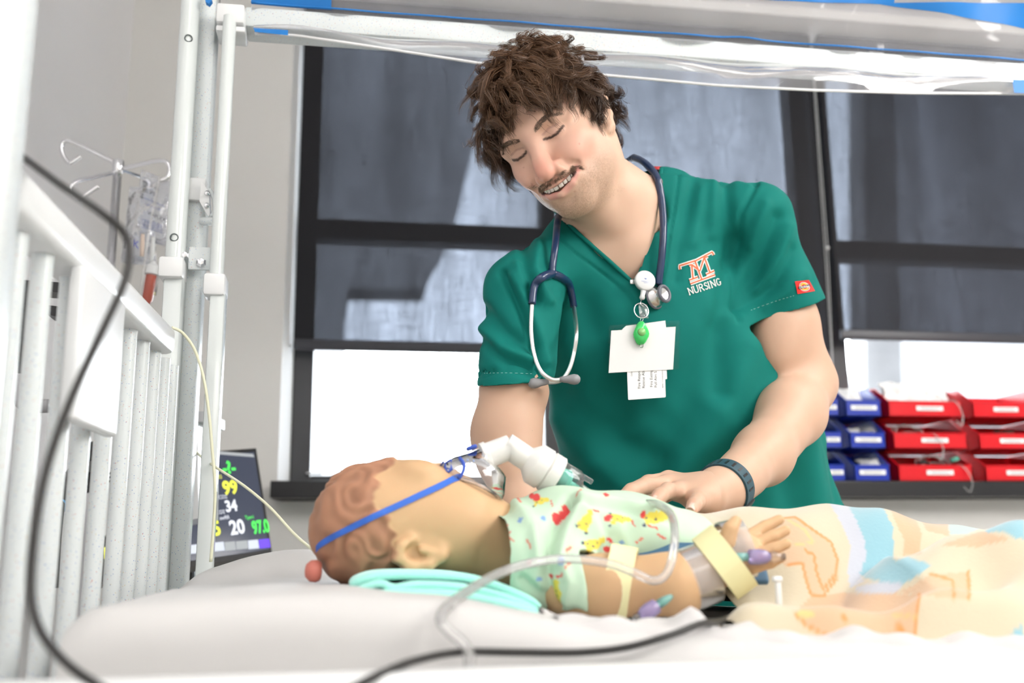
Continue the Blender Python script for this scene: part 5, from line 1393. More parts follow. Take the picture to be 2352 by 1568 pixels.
# ------------------------------------------------------------------ breathing mask
BLUEB = M('blue_elastic', srgb(55, 105, 200), .6); BLUEP = M('blue_print', srgb(60, 90, 185), .4); FROST = M('frosted_plastic', (.74, .73, .70), .35, sss=.25, sss_r=(1, 1, .95), sss_s=.008); TEALP = M('teal_insert', (.12, .55, .42), .3)
mask = thing('breathing_mask', 'clear fish shaped breathing mask with white elbow and nebuliser cup on the manikin', 'mask', P(1080, 1140, 1.12))
def loop(p0, p1, ry, n=32, bulge=0.0, yc=1.12):
    a, b = P(*p0, yc), P(*p1, yc); c_ = (a + b) / 2; h = (a - b) / 2; up = nrm(np.cross(h, A(0, 1, 0)))
    return np.array([c_ + h * math.cos(t) + A(0, ry, 0) * math.sin(t) + up * bulge * math.cos(2 * t) for t in np.linspace(0, 2 * math.pi, n, endpoint=False)])
LP = [loop((1000, 1092), (1152, 1148), .042, bulge=.003), loop((999, 1082), (1158, 1138), .043), loop((1012, 1066), (1162, 1098), .041), loop((1040, 1050), (1150, 1078), .034), loop((1075, 1040), (1128, 1068), .024), loop((1100, 1030), (1124, 1066), .016), loop((1112, 1024), (1130, 1064), .0145)]
V = np.vstack(LP); n = 32; F = [[i * n + j, i * n + (j + 1) % n, (i + 1) * n + (j + 1) % n, (i + 1) * n + j] for i in range(len(LP) - 1) for j in range(n)]
MASKM = M_clear('mask_plastic', (.95, .945, .96), 1.0, .05, .10, (.85, .82, .86))
shell = add('mask_shell', V, F, MASKM, mask)
add('mask_rim', *tube(LP[0], .0022, 6, True), MASKM, mask)
m_bvh = bvh_of(V, F)
def on_mask(px, py, off=.0008):
    d = nrm(ray(px, py)); h = m_bvh.ray_cast(Vector(CAM), Vector(d)); return (np.array(h[0]) - d * off) if h[0] is not None else P(px, py, 1.085)
def mline(pts, r): return tube(smooth_path([on_mask(*p) for p in pts], 4), r, 6)
add('fish_mark', *mline([(1056, 1052), (1065, 1066), (1064, 1082), (1054, 1098)], .0022), BLUEP, shell)
add('fish_mark', *mline([(1018, 1060), (1012, 1072), (1020, 1088), (1030, 1094)], .0014), BLUEP, shell)
add('fish_mark', *mline([(1024, 1062), (1036, 1056), (1036, 1074), (1028, 1084), (1022, 1072), (1024, 1062)], .0011), BLUEP, shell)
add('fish_mark', *tube([on_mask(1026, 1065), on_mask(1028, 1064)], .0016, 6), NAVY_T, shell)
c = P(1083, 1028, 1.11); add('valve_flap', *box(c, (.012, .012, .005), (c_r + c_u * .3, A(0, 1, 0), c_u - c_r * .3), .002), BLUEP, mask)
for q in ((1074, 1056), (1080, 1064), (1072, 1070), (1080, 1076), (1088, 1058), (1086, 1070), (1076, 1082), (1084, 1084)):
    add('fish_mark', *lathe([(0, 0), (.0012, .0002), (0, .0006)], 6, on_mask(*q), (0, -1, .2)), M('pale_blue_print', srgb(150, 180, 230), .4) if 'pale_blue_print' not in bpy.data.materials else bpy.data.materials['pale_blue_print'], shell)
el = smooth_path([P(1114, 1047, 1.12), P(1140, 1036, 1.12), P(1166, 1030, 1.12), P(1190, 1044, 1.12), P(1214, 1060, 1.12)], 5)
def seg(a, b, prof, nn=26):
    a, b = A(*a), A(*b); L = np.linalg.norm(b - a); return lathe([(r, h * L) for r, h in prof], nn, a, b - a)
k1 = 1.12 / FPX * 1.03
add('elbow', *merge(seg(P(1110, 1050, 1.12), P(1172, 1026, 1.12), [(.0165, 0), (.0165, .18), (.0145, .2), (.0140, 1), (0, 1)]), seg(P(1160, 1020, 1.12), P(1220, 1060, 1.12), [(0, 0), (.0142, .02), (.0140, .9), (.0125, 1)])), FROST, mask, auto=35)
n0, n1 = P(1205, 1050, 1.12), P(1345, 1135, 1.12)
add('nebuliser_cap', *seg(n0, n1, [(.0125, 0), (.0150, .05), (.0225, .14), (.0240, .17), (.0240, .33), (.0215, .35), (.0235, .37), (.0235, .52), (.0215, .54), (0, .54)], 40), FROST, mask, auto=35)
cup = add('nebuliser_cup', *seg(n0, n1, [(.0205, .54), (.0205, .78), (.0180, .84), (.0085, .90), (.0075, 1.1)], 30), MT['clear'], mask, auto=35)
add('cup_insert', *seg(n0, n1, [(.0, .56), (.013, .56), (.015, .66), (.011, .72), (.005, .74), (.005, .86), (0, .86)], 20), TEALP, mask, auto=35)
for t_ in (-1, 1):
    a = lerp(n0, n1, .70) + nrm(np.cross(n1 - n0, A(0, 1, 0))) * .016 * t_; add('cup_fin', *box(a + (n1 - n0) * .12, (.030, .003, .006), (n1 - n0, A(0, 1, 0), np.cross(n1 - n0, A(0, 1, 0))), .001), MT['clear'], mask)
sp_ = [(1056, 1094), (1040, 1100), (1015, 1113), (970, 1134), (915, 1160), (860, 1185), (805, 1212), (762, 1234), (736, 1250), (725, 1262)]
rows = []
for a, b in dense(sp_, 5):
    row = []
    for k_ in (-8, -3, 3, 8):
        q = None
        for sh in (0, 2, 4, 7, 11, 16):
            q = on_baby(a + sh, b + k_ - sh * .3, .0018)
            if q is not None: break
        row.append(q if q is not None else rows[-1][len(row)])
    rows.append(row)
rows[0] = [on_mask(1058, 1092 + j * 2) for j in range(4)]
V = np.array(rows).reshape(-1, 3); F = [[i * 4 + j, i * 4 + j + 1, i * 4 + j + 5, i * 4 + j + 4] for i in range(len(rows) - 1) for j in range(3)]
add('head_strap', V, F, BLUEB, mask)

# ------------------------------------------------------------------ folded towel
TOW = M('aqua_terry', srgb(165, 236, 222), .9, bump=(420, .6, .002), sheen=.4)
towel = thing('towel', 'folded aqua terry towel tucked under the manikin neck', 'towel', P(1020, 1370, .98))
def slab(pts, th, y0, y1, bulge=.01):
    c_ = smooth_path([A(*p) for p in pts], 8); T = np.gradient(c_, axis=0); T /= np.linalg.norm(T, axis=1)[:, None]; Nn = np.cross(A(0, 1, 0), T) * -1
    m = len(c_); prof = [(-.5, .75), (-.46, .95), (-.25, 1), (.25, 1), (.46, .95), (.5, .75)]; V = []
    for i in range(m):
        e = math.sqrt(max(.08, 1 - (2 * i / (m - 1) - 1) ** 10))
        for k_, (f, g) in enumerate(prof): V.append(A(c_[i][0], lerp(y0, y1, .5 + f) - bulge * math.sin(i / (m - 1) * math.pi) * (1 if f < 0 else 0), c_[i][2]) + Nn[i] * th / 2 * g * e)
        for k_, (f, g) in enumerate(prof[::-1]): V.append(A(c_[i][0], lerp(y0, y1, .5 + f) - bulge * math.sin(i / (m - 1) * math.pi) * (1 if f < 0 else 0), c_[i][2]) - Nn[i] * th / 2 * g * e)
    q = 12; F = [[i * q + j, i * q + (j + 1) % q, (i + 1) * q + (j + 1) % q, (i + 1) * q + j] for i in range(m - 1) for j in range(q)] + [list(range(q))[::-1], [(m - 1) * q + j for j in range(q)]]
    return np.array(V), F
add('upper_fold', *slab([P(806, 1350, .96), P(822, 1335, .96), P(870, 1322, .96), P(960, 1320, .96), P(1060, 1325, .96), P(1130, 1342, .96), P(1200, 1370, .96), P(1240, 1392, .96)], .0085, .955, 1.10), TOW, towel)
add('middle_fold', *slab([P(815, 1356, .95), P(870, 1340, .95), P(905, 1350, .95), P(960, 1342, .95), P(1060, 1348, .95), P(1150, 1368, .95), P(1235, 1400, .95)], .008, .945, 1.09), TOW, towel)
add('lower_fold', *slab([P(830, 1368, .94), P(930, 1362, .94), P(1050, 1366, .94), P(1150, 1384, .94), P(1235, 1408, .94)], .009, .935, 1.08), TOW, towel)

# ------------------------------------------------------------------ arm board, straps, tape and cannulas
BOARD = M('blue_arm_board', srgb(62, 100, 130), .5); STRAP = M('cream_foam_strap', srgb(238, 232, 180), .7); TAPE = M_clear('clear_tape', (.93, .92, .91), .8, .2, .30, (.80, .74, .70))
board = thing('arm_board', 'blue padded arm board with two cream straps under the manikin arm', 'arm board', P(1560, 1400, .99))
bd_x = nrm(P(1760, 1305, .99) - P(1440, 1300, 1.02)); bd_n = nrm(A(0, -.75, .66) - bd_x * np.dot(A(0, -.75, .66), bd_x)); bd_y = np.cross(bd_n, bd_x)
add('board', *box(P(1590, 1292, 1.022), (.150, .052, .008), (bd_x, bd_y, bd_n), .003), BOARD, board)
def ring(c_, axd, r1, r2, hw, t, a0, a1, e1, n=40, taper=None):
    axd = nrm(axd); e1 = nrm(A(*e1) - axd * np.dot(A(*e1), axd)); e2 = np.cross(axd, e1); V, F = [], []
    for a in np.linspace(a0, a1, n):
        d = e1 * math.cos(a) * r1 + e2 * math.sin(a) * r2; dn = nrm(e1 * math.cos(a) / r1 + e2 * math.sin(a) / r2)
        for l, k_ in ((-hw, 0), (-hw, t), (hw, t), (hw, 0)): V.append(A(*c_) + d + dn * k_ + axd * l)
    for i in range(n - 1):
        for j in range(4): F.append([i * 4 + j, i * 4 + (j + 1) % 4, i * 4 + 4 + (j + 1) % 4, i * 4 + 4 + j])
    F += [[0, 1, 2, 3], [n * 4 - 1, n * 4 - 2, n * 4 - 3, n * 4 - 4]]
    return np.array(V), F
ax1 = nrm(nrm(ARM[2] - ARM[1]) + A(0, -.12, -.22))
add('strap', *ring(lerp(ARM[1], ARM[2], .18) + A(0, .006, .001), ax1, .0385, .0375, .0130, .0022, 0, 2 * math.pi, (0, 0, 1)), STRAP, board, auto=40)
sc_ = P(1664, 1290, .985); ax2 = nrm(nrm(P(1700, 1258, .97) - P(1640, 1330, .975)) * .0 + nrm(c_r * .80 + c_u * .60) * 1.0)
add('strap', *ring(sc_, ax2, .038, .034, .0125, .0024, 0, 2 * math.pi, (0, -1, 0)), STRAP, board, auto=40)
tp = thing('medical_tape', 'clear dressing tape wrapped round the manikin wrist', 'tape', P(1590, 1390, .97))
add('tape_band', *ring(lerp(ARM[2], ARM[3], .45), ARM[3] - ARM[2], .0305, .0305, .022, .0006, -2.6, 2.6, (0, -1, .2)), TAPE, tp, auto=40)
tp2 = thing('medical_tape', 'clear dressing tape across the manikin palm below the thumb', 'tape', P(1690, 1290, .97))
add('tape_band', *ring(P(1690, 1262, .985), P(1740, 1250, .985) - P(1690, 1262, .985), .0200, .030, .012, .0006, -2.2, 2.2, (0, -1, .2)), TAPE, tp2, auto=40)
PURP = M_clear('purple_plastic', (.72, .66, .88), .9, .1, .45, (.50, .42, .72)); TEALC = M_clear('teal_plastic', (.55, .85, .80), .9, .1, .5, (.30, .62, .58)); CLR = MT['clear']
def cannula(label, pts, Y):
    t = thing('cannula', label, 'cannula', P(*pts[0], Y), 'capped cannulas')
    a, b, c_, d = [P(*p, Y) for p in pts]
    add('catheter_hub', *tube([a, lerp(a, b, .5), b], [.0022, .0042, .0045], 12), TEALC, t); add('connector', *seg(b, c_, [(.0035, 0), (.0072, .1), (.0078, .5), (.0068, .8), (.0045, 1), (0, 1)], 16), PURP, t)
    add('luer_cap', *seg(c_, d, [(.0045, 0), (.0055, .3), (.0040, .6), (.0036, 1), (0, 1)], 14), CLR, t)
cannula('purple and teal cannula taped to the manikin fingers', [(1676, 1279), (1716, 1279), (1768, 1278), (1802, 1279)], .948)
cannula('purple and teal cannula lying below the manikin forearm', [(1544, 1368), (1512, 1388), (1470, 1416), (1452, 1430)], .940)
cl = thing('tube_clamp', 'small white tubing clamp standing by the manikin hand', 'clamp', P(1790, 1398, .93))
add('clamp_body', *box(P(1788, 1362, .93), (.006, .004, .030), None, .0015), MT['white'], cl); add('clamp_head', *box(P(1785, 1330, .93), (.010, .006, .006), None, .002), MT['white'], cl)

# ------------------------------------------------------------------ blanket
BLK = M('fleece_blanket', (.7, .66, .5), .9, vcol=True, sheen=.5, bump=(260, .25, .0015))
ridge_px = [1480, 1540, 1620, 1700, 1780, 1900, 2000, 2060, 2230, 2352, 2700]; ridge_py = [1190, 1170, 1176, 1164, 1158, 1155, 1165, 1178, 1212, 1222, 1236]
rx = [P(a, b, 1.14)[0] for a, b in zip(ridge_px, ridge_py)]; rz = [P(a, b, 1.14)[2] for a, b in zip(ridge_px, ridge_py)]
r2x = [P(a, b, .99)[0] for a, b in ((1860, 1330), (1950, 1300), (2050, 1265), (2200, 1228), (2352, 1196), (2800, 1120))]; r2z = [P(a, b, .99)[2] for a, b in ((1860, 1345), (1950, 1310), (2050, 1270), (2200, 1232), (2352, 1200), (2800, 1180))]
def bl_x0(y): return np.interp(y, [.86, .90, .94, .98, 1.02, 1.08, 1.16, 1.40], [P(1700, 1430, .87)[0], P(1650, 1400, .9)[0], P(1640, 1390, .94)[0], P(1610, 1300, .98)[0] + .05, P(1580, 1250, 1.02)[0] + .03, P(1535, 1180, 1.08)[0], P(1500, 1160, 1.16)[0], .42])
def bl(u, v):
    y = lerp(.855, 1.46, v); x0 = float(bl_x0(y)); x = lerp(x0, 1.22, u)
    zb = float(mat_z(x, y)) + .010
    zr_ = np.interp(x, rx, rz) - zb
    wv_ = 1.14 - y if y < 1.14 else (y - 1.14) * .9
    z = zb + max(zr_, 0) * (1 / (1 + math.exp((wv_ - .105) / .026)))
    z2 = np.interp(x, r2x, r2z) - zb
    s2 = np.interp(x, [r2x[0], r2x[2]], [0, 1])
    z = max(z, zb + max(z2, 0) * s2 * math.exp(-((y - .99) / .075) ** 2))
    z += (.004 * math.sin(x * 38 + y * 20) + .003 * math.sin(x * 70 - y * 55)) * np.interp(y, [.86, 1.0, 1.2], [1, 1, .25])
    z += .012 * math.exp(-((y - .885) / .022) ** 2)                        # rolled near edge
    z += .010 * math.exp(-((y - .93 - .05 * math.sin(x * 9)) / .016) ** 2) * np.interp(x, [.45, .52], [0, 1])
    e = min(u * 40, 1); z -= .010 * (1 - e) ** 2
    if v < .04: z -= .022 * ((.04 - v) / .04) ** 2
    return A(x, y, z)
V, F = grid(bl, 300, 250); V = np.array(V); F = np.array(F)
px_, py_ = proj(V); bc_ = np.tile(A(.54, .47, .335), (len(V), 1))
def B7(pts): return [(1500 + .3622 * u, 1100 + .3622 * v) for u, v in pts]
def paint(pts, c_): bc_[inpoly(px_, py_, B7(pts))] = A(*c_)
LAV, BL1, PEA, ORG_, PBL = (.45, .47, .53), (.22, .42, .49), (.55, .36, .22), (.60, .24, .06), (.38, .49, .48)
paint([(1085, 100), (1215, 100), (1290, 260), (1345, 400), (1350, 500), (1310, 600), (1340, 650), (1250, 690), (1235, 620), (1255, 420), (1160, 220)], LAV)
paint([(1200, 100), (1420, 100), (1520, 300), (1530, 520), (1620, 490), (1770, 545), (1600, 660), (1440, 650), (1330, 620), (1310, 600), (1350, 500), (1345, 400), (1290, 260)], BL1)
paint([(1280, 680), (1440, 650), (1600, 660), (1520, 740), (1300, 720)], LAV)
paint([(1500, 150), (1620, 150), (1700, 330), (1700, 480), (1580, 490), (1590, 380), (1520, 240)], PEA)
paint([(1650, 180), (1860, 200), (1880, 360), (1740, 330)], PEA); paint([(1860, 200), (1950, 200), (2070, 315), (1990, 350), (1880, 350)], PBL)
paint([(2080, 340), (2352, 200), (2352, 380), (2290, 370), (2220, 330)], BL1); paint([(1820, 420), (2080, 330), (2280, 380), (2050, 430)], PEA)
paint([(2200, 1070), (2352, 900), (2352, 1080)], BL1)
paint([(800, 250), (900, 240), (1000, 310), (1130, 400), (1175, 520), (1160, 640), (1080, 740), (1000, 730), (960, 600), (950, 540), (830, 540)], (.56, .39, .25))
paint([(900, 850), (1000, 740), (1200, 720), (1690, 730), (1660, 1060), (1400, 1000), (1100, 1000), (960, 920)], PEA)
paint([(1540, 720), (1640, 680), (1760, 600), (2000, 590), (2005, 770), (1900, 760), (1690, 730)], (.56, .38, .24))
paint([(180, 330), (210, 300), (270, 310), (310, 340), (290, 390), (200, 360)], ORG_)
def stroke(pts, wd_, c_):
    q = B7(pts); d = np.full(len(V), 1e9)
    for (x0, y0), (x1, y1) in zip(q[:-1], q[1:]):
        b0, b1 = x1 - x0, y1 - y0; h = np.clip(((px_ - x0) * b0 + (py_ - y0) * b1) / (b0 * b0 + b1 * b1 + 1e-9), 0, 1); d = np.minimum(d, np.hypot(px_ - x0 - b0 * h, py_ - y0 - b1 * h))
    m = (sstep(wd_ * 1.2, wd_ * .6, d))[:, None]; bc_[:] = bc_ * (1 - m) + A(*c_) * m
stroke([(800, 250), (900, 240), (1000, 310), (1130, 400), (1175, 520), (1160, 640), (1080, 740), (1000, 730), (960, 600), (950, 540), (840, 540)], 3.2, ORG_)
stroke([(960, 450), (1020, 480), (1040, 600), (1080, 700), (1150, 610)], 3.0, ORG_); stroke([(860, 260), (960, 320), (1020, 400), (900, 415)], 2.6, (.72, .46, .2))
stroke([(900, 850), (960, 920), (1100, 1000)], 4, ORG_); stroke([(1690, 730), (1665, 900), (1660, 1060)], 4, ORG_); stroke([(1760, 600), (1900, 640), (1910, 760)], 3.5, ORG_); stroke([(2000, 590), (2005, 770)], 4, ORG_)
stroke([(940, 850), (1000, 855)], 9, (.74, .47, .18)); stroke([(1205, 870), (1220, 890)], 7, ORG_); stroke([(1560, 940), (1600, 1010)], 10, ORG_); stroke([(1520, 860), (1660, 870)], 5, (.72, .40, .18))
blanket = thing('blanket', 'cream fleece blanket with blue bands and orange animal outlines over the manikin legs', 'blanket', (0.8, 1.1, .97))
add('blanket_cloth', V, F, BLK, blanket, bc_)
# near folded hem of the blanket, lying in two thicknesses
def slabx(pts, th, y0, y1):
    return slab(pts, th, y0, y1, .006)
# ------------------------------------------------------------------ rumpled white sheet along the near edge
def sh(u, v):
    x = lerp(P(1280, 1425, .83)[0], 1.2, u); y = lerp(.795, .915, v)
    z = float(mat_z(x, y)) + .004
    top_ = np.interp(x, [P(a, 1430, .87)[0] for a in (1280, 1400, 1520, 1600, 1640, 1720, 1780, 1860, 1950, 2100, 2352, 2700)], [-.004, .0, .003, .013, -.006, .008, -.002, -.006, .003, -.004, .002, -.002])
    z += top_ * math.exp(-((y - .875) / .03) ** 2) + .004 * math.sin(x * 55 + y * 40) * math.sin(v * 3.1) + .002 * math.sin(x * 120 - y * 90)
    if v < .25: z -= .06 * ((.25 - v) / .25) ** 1.6; y = max(y, .792)
    if v > .9: z -= .01 * ((v - .9) / .1) ** 2
    return A(x, y, z)
sheet = thing('bed_sheet', 'rumpled white bed sheet bunched along the near edge of the mattress', 'bed sheet', (0.7, .85, .95))
add('sheet_cloth', *grid(sh, 160, 24), MT['sheet'], sheet)

# ------------------------------------------------------------------ clear tube and black lead lying on the bed
tb = thing('oxygen_tube', 'clear plastic tube looping over the gown and down over the mattress edge', 'tube', P(1040, 1400, .90))
op = [P(1062, 1640, .70), P(1078, 1530, .74), P(1070, 1485, .765), P(1030, 1448, .775), P(1012, 1418, .785), P(1040, 1382, .81), P(1110, 1335, .87), P(1190, 1300, .92), P(1290, 1283, .945), P(1390, 1292, .945), P(1450, 1312, .94), P(1500, 1333, .94), P(1530, 1318, .94), P(1545, 1275, .945), P(1550, 1220, .96), P(1540, 1180, .99), P(1510, 1158, 1.03), P(1485, 1155, 1.07)]
add('tube_wall', *tube(smooth_path(op, 8), .0042, 12), MT['tubing'], tb)
# ------------------------------------------------------------------ cables at the head end
cb = thing('black_cable', 'thick black cable looping in front of the crib slats and along the mattress', 'cable', P(75, 1400, .74))
cpth = [P(-160, 210, .86), P(-60, 285, .85), P(40, 352, .83), P(140, 425, .77), P(235, 490, .73), P(285, 535, .735), P(297, 580, .735), P(285, 650, .73), P(235, 760, .72), P(170, 900, .71), P(115, 1050, .70), P(82, 1200, .69), P(70, 1340, .685), P(85, 1430, .68), P(130, 1500, .67), P(210, 1565, .66), P(360, 1640, .66), P(560, 1660, .66), P(740, 1610, .67), P(880, 1545, .70), P(960, 1515, .735), P(1060, 1497, .77), P(1200, 1498, .78), P(1330, 1498, .785), P(1440, 1486, .785), P(1540, 1458, .795), P(1610, 1432, .82), P(1650, 1428, .87), P(1700, 1410, .96)]
add('cable_sheath', *tube(smooth_path(cpth, 8), .0030, 10), MT['cable'], cb)
CREAM = M('cream_cable', srgb(228, 228, 200), .5)
c1 = thing('lead_wire', 'thin cream wire drooping down in front of the far crib post', 'wire', P(487, 1275, 1.44))
add('wire', *tube(smooth_path([P(395, 752, 1.42), P(420, 765, 1.43), P(448, 805, 1.44), P(468, 870, 1.44), P(480, 950, 1.44), P(488, 1040, 1.44), P(494, 1120, 1.44), P(491, 1200, 1.44), P(484, 1290, 1.44)], 6), .0022, 8), CREAM, c1)
c2 = thing('lead_wire', 'thin cream wire running from the crib post down to the manikin head', 'wire', P(722, 1262, 1.25))
add('wire', *tube(smooth_path([P(425, 1010, 1.62), P(455, 1042, 1.60), P(495, 1072, 1.46), P(560, 1115, 1.42), P(620, 1165, 1.38), P(672, 1222, 1.34), P(708, 1254, 1.30), P(730, 1268, 1.25)], 6), .0019, 8), CREAM, c2)

# ------------------------------------------------------------------ drip stand
pole = P(272, 372, 1.95); stand = thing('drip_stand', 'chrome drip stand with four curled hooks behind the crib end', 'drip stand', (pole[0], pole[1], 0))
add('pole', *tube([(pole[0], pole[1], .03), (pole[0], pole[1], pole[2])], .0085, 16), MT['chrome'], stand)
add('outer_pole', *tube([(pole[0], pole[1], .03), (pole[0], pole[1], 1.45)], .0125, 16), MT['chrome'], stand)
def hook(pts): add('hook', *tube(smooth_path(pts, 7), .0042, 10), MT['chrome'], stand)
Yp = 1.95
hook([P(272, 378, Yp), P(220, 352, Yp), P(170, 328, Yp), P(150, 324, Yp), P(141, 338, Yp), P(148, 362, Yp), P(160, 374, Yp), P(172, 368, Yp), P(185, 359, Yp)])
hook([P(268, 395, Yp), P(220, 407, Yp - .05), P(178, 416, Yp - .09), P(162, 430, Yp - .10), P(166, 448, Yp - .10), P(182, 457, Yp - .10), P(202, 444, Yp - .10), P(226, 428, Yp - .10)])
hook([P(276, 388, Yp), P(320, 378, Yp - .03), P(362, 369, Yp - .05), P(382, 372, Yp - .06), P(390, 388, Yp - .06), P(384, 408, Yp - .06), P(366, 416, Yp - .06)])
hook([P(276, 390, Yp), P(305, 400, Yp + .06), P(330, 410, Yp + .10), P(342, 422, Yp + .11), P(336, 436, Yp + .11), P(322, 434, Yp + .11)])
add('pole_collar', *lathe([(.0095, -.02), (.011, -.018), (.011, .006), (.009, .008), (0, .009)], 16, pole + A(0, 0, -.004)), MT['chrome'], stand)
for k_ in range(5):
    a = k_ * 2 * math.pi / 5 + .3; leg = add('leg', *tube([(pole[0], pole[1], .10), (pole[0] + .07 * math.cos(a), pole[1] + .07 * math.sin(a), .07), (pole[0] + .13 * math.cos(a), pole[1] + .13 * math.sin(a), .055)], .010, 10), MT['steel'], stand)
    add('caster', *lathe([(0, -.01), (.026, -.01), (.028, 0), (.026, .01), (0, .01)], 16, A(pole[0] + .13 * math.cos(a), pole[1] + .13 * math.sin(a), .028), (math.sin(a), -math.cos(a), 0)), MT['black'], leg)
# drip bags
BAG = M_clear('bag_film', (.90, .91, .94), 1.0, .06, .12, (.80, .82, .88), (60, .5)); BINK = M('blue_grey_ink', srgb(90, 100, 150), .5)
def drip_bag(label, quad, Y, seed):
    t = thing('drip_bag', label, 'drip bag', P(*quad[2], Y), 'drip bags on the stand'); q = [P(*p, Y) for p in quad]
    def f(sgn):
        def g(u, v):
            p = lerp(lerp(q[0], q[1], u), lerp(q[3], q[2], u), v); b = max(0, math.sin(u * math.pi)) ** .6 * np.interp(v, [0, .15, .5, .85, 1], [.05, .5, .9, 1, .0])
            return p + A(0, sgn * .014 * b, 0) + A(.0022, .003, 0) * math.sin(v * 22 + u * 9 + seed) * b
        return g
    V1, F1 = grid(f(-1), 14, 22); V2, F2 = grid(f(1), 14, 22); bagm = add('bag', *merge((V1, F1), (V2, F2)), BAG, t)
    return t, q, f(-1)
t1, q1, f1 = drip_bag('crinkled clear drip bag with barcode hanging from the front hook', [(325, 388), (394, 418), (384, 566), (302, 548)], 1.90, 1)
for k_ in range(13):
    w_ = .018 if k_ % 3 else .03
    add('barcode_bar', *grid(lambda u, v: f1(.14 + .10 * v, .17 + .02 * k_ + w_ * .4 * u) + A(0, -.004, 0), 2, 3), MT['ink'], t1, smooth=False)
exq = nrm(q1[1] - q1[0]); eyq = nrm(q1[0] - q1[3])
for s, u, v, sz in (('100 mL', .50, .22, .009), ('0.9%', .45, .32, .011), ('Sodium Chloride', .62, .44, .006), ('Injection USP', .60, .52, .006), ('VIAFLEX', .66, .64, .010)):
    add('bag_lettering', *text_mesh(s, sz, f1(u, v) + A(0, -.009, 0), exq, eyq), MT['ink'] if sz > .008 else BINK, t1, smooth=False)
for k_ in range(5): add('print_line', *grid(lambda u, v: f1(.25 + .6 * u, .72 + .028 * k_ + .008 * v) + A(0, -.0025, 0), 4, 2), BINK, t1, smooth=False)
add('spike_port', *tube([P(352, 545, 1.89), P(350, 580, 1.89), P(346, 606, 1.89)], [.004, .0045, .003], 10), MT['white'], t1)
add('port', *tube([P(328, 538, 1.89), P(327, 566, 1.89), P(326, 588, 1.89)], [.0035, .0042, .0036], 10), M('tan_port', srgb(225, 205, 190), .5), t1)
t2, q2, f2 = drip_bag('second clear drip bag with blue print hanging behind the first', [(298, 428), (352, 432), (360, 610), (276, 604)], 1.96, 4)
add('bag_lettering', *text_mesh('K', .02, f2(.45, .78) + A(0, -.004, 0), exq, eyq), M('blue_print_ink', srgb(80, 90, 190), .5), t2, smooth=False)
dc = thing('drip_chamber', 'white capped drip chamber filled with reddish fluid below the bags', 'drip chamber', P(340, 690, 1.88))
a_, b_ = P(352, 606, 1.88), P(336, 700, 1.88)
add('cap', *seg(a_, b_, [(.004, -.06), (.006, 0), (.0135, .06), (.0140, .26), (.011, .28), (0, .28)], 18), MT['white'], dc, auto=35)
add('fluid', *seg(a_, b_, [(0, .28), (.0100, .28), (.0095, .9), (.004, 1.0), (0, 1.02)], 18), M('red_fluid', srgb(180, 90, 75), .15, coat=.5), dc, auto=35)
add('drip_line', *tube(smooth_path([b_, P(330, 760, 1.86), P(300, 850, 1.86), P(285, 1000, 1.86), P(290, 1200, 1.86)], 6), .0022, 8), MT['tubing'], dc)
dt = thing('drip_tube', 'thin clear tube running down from the drip hook past the bags', 'tube', P(318, 690, 1.87))
add('tube_wall', *tube(smooth_path([P(368, 402, 1.86), P(360, 440, 1.865), P(346, 510, 1.87), P(338, 560, 1.87), P(328, 640, 1.87), P(318, 700, 1.87), P(300, 830, 1.86), P(280, 980, 1.86)], 6), .0024, 8), MT['tubing'], dt)
ld = thing('side_clip', 'thin clear clip strip with yellow tip beside the drip chamber', 'clip', P(355, 680, 1.89))
add('strip', *tube([P(368, 620, 1.89), P(356, 678, 1.89)], .002, 6), MT['clear'], ld); add('tip', *box(P(353, 674, 1.888), (.006, .004, .006), None, .001), M('pale_yellow', srgb(235, 230, 180), .5), ld)

# ------------------------------------------------------------------ black wall bracket, white device and monitor
wb = thing('wall_bracket', 'black and grey bracket arm on the left wall seen between the crib slats', 'bracket', P(60, 890, 1.55))
Yb = 1.50
add('upright', *prism([P(46, 650, Yb), P(68, 648, Yb), P(60, 870, Yb), P(40, 872, Yb)], (0, .03, 0)), MT['black'], wb, smooth=False)
add('arm', *prism([P(46, 642, Yb), P(140, 648, Yb), P(140, 672, Yb), P(46, 664, Yb)], (0, .04, 0)), MT['black'], wb, smooth=False)
add('arm', *prism([P(108, 700, Yb), P(138, 704, Yb), P(134, 728, Yb), P(108, 722, Yb)], (0, .04, 0)), MT['black'], wb, smooth=False)
add('grey_tube', *tube(smooth_path([P(46, 860, Yb), P(45, 905, Yb), P(52, 925, Yb), P(72, 932, Yb), P(112, 932, Yb)], 5), .010, 10), M('grey_tube', (.35, .35, .36), .4), wb)
add('wall_plate', *box2((XL, Yb - .02, P(60, 700, Yb)[2] - .06), (XL + .02, Yb + .10, P(60, 700, Yb)[2] + .08), .004), MT['black'], wb)
add('wall_stub', *tube([(XL + .01, Yb + .02, P(60, 690, Yb)[2]), P(60, 690, Yb + .02)], .012, 10), MT['black'], wb)
dv = thing('infusion_pump', 'white medical pump on the drip stand seen between the slats', 'pump', P(310, 1300, 1.93))
Yd = 1.86
add('pump_body', *prism([P(205, 985, Yd), P(455, 948, Yd), P(455, 1190, Yd), P(205, 1235, Yd)], (.02, .12, 0)), MT['white'], dv, smooth=False)
add('pump_lid', *prism([P(250, 952, Yd - .01), P(470, 944, Yd - .01), P(470, 968, Yd - .01), P(250, 975, Yd - .01)], (.02, .13, 0)), M('pale_grey_plastic', (.55, .56, .57), .4), dv, smooth=False)
add('pump_slot', *prism([P(200, 1015, Yd - .002), P(216, 1013, Yd - .002), P(214, 1130, Yd - .002), P(198, 1132, Yd - .002)], (0, .004, 0)), MT['black'], dv, smooth=False)
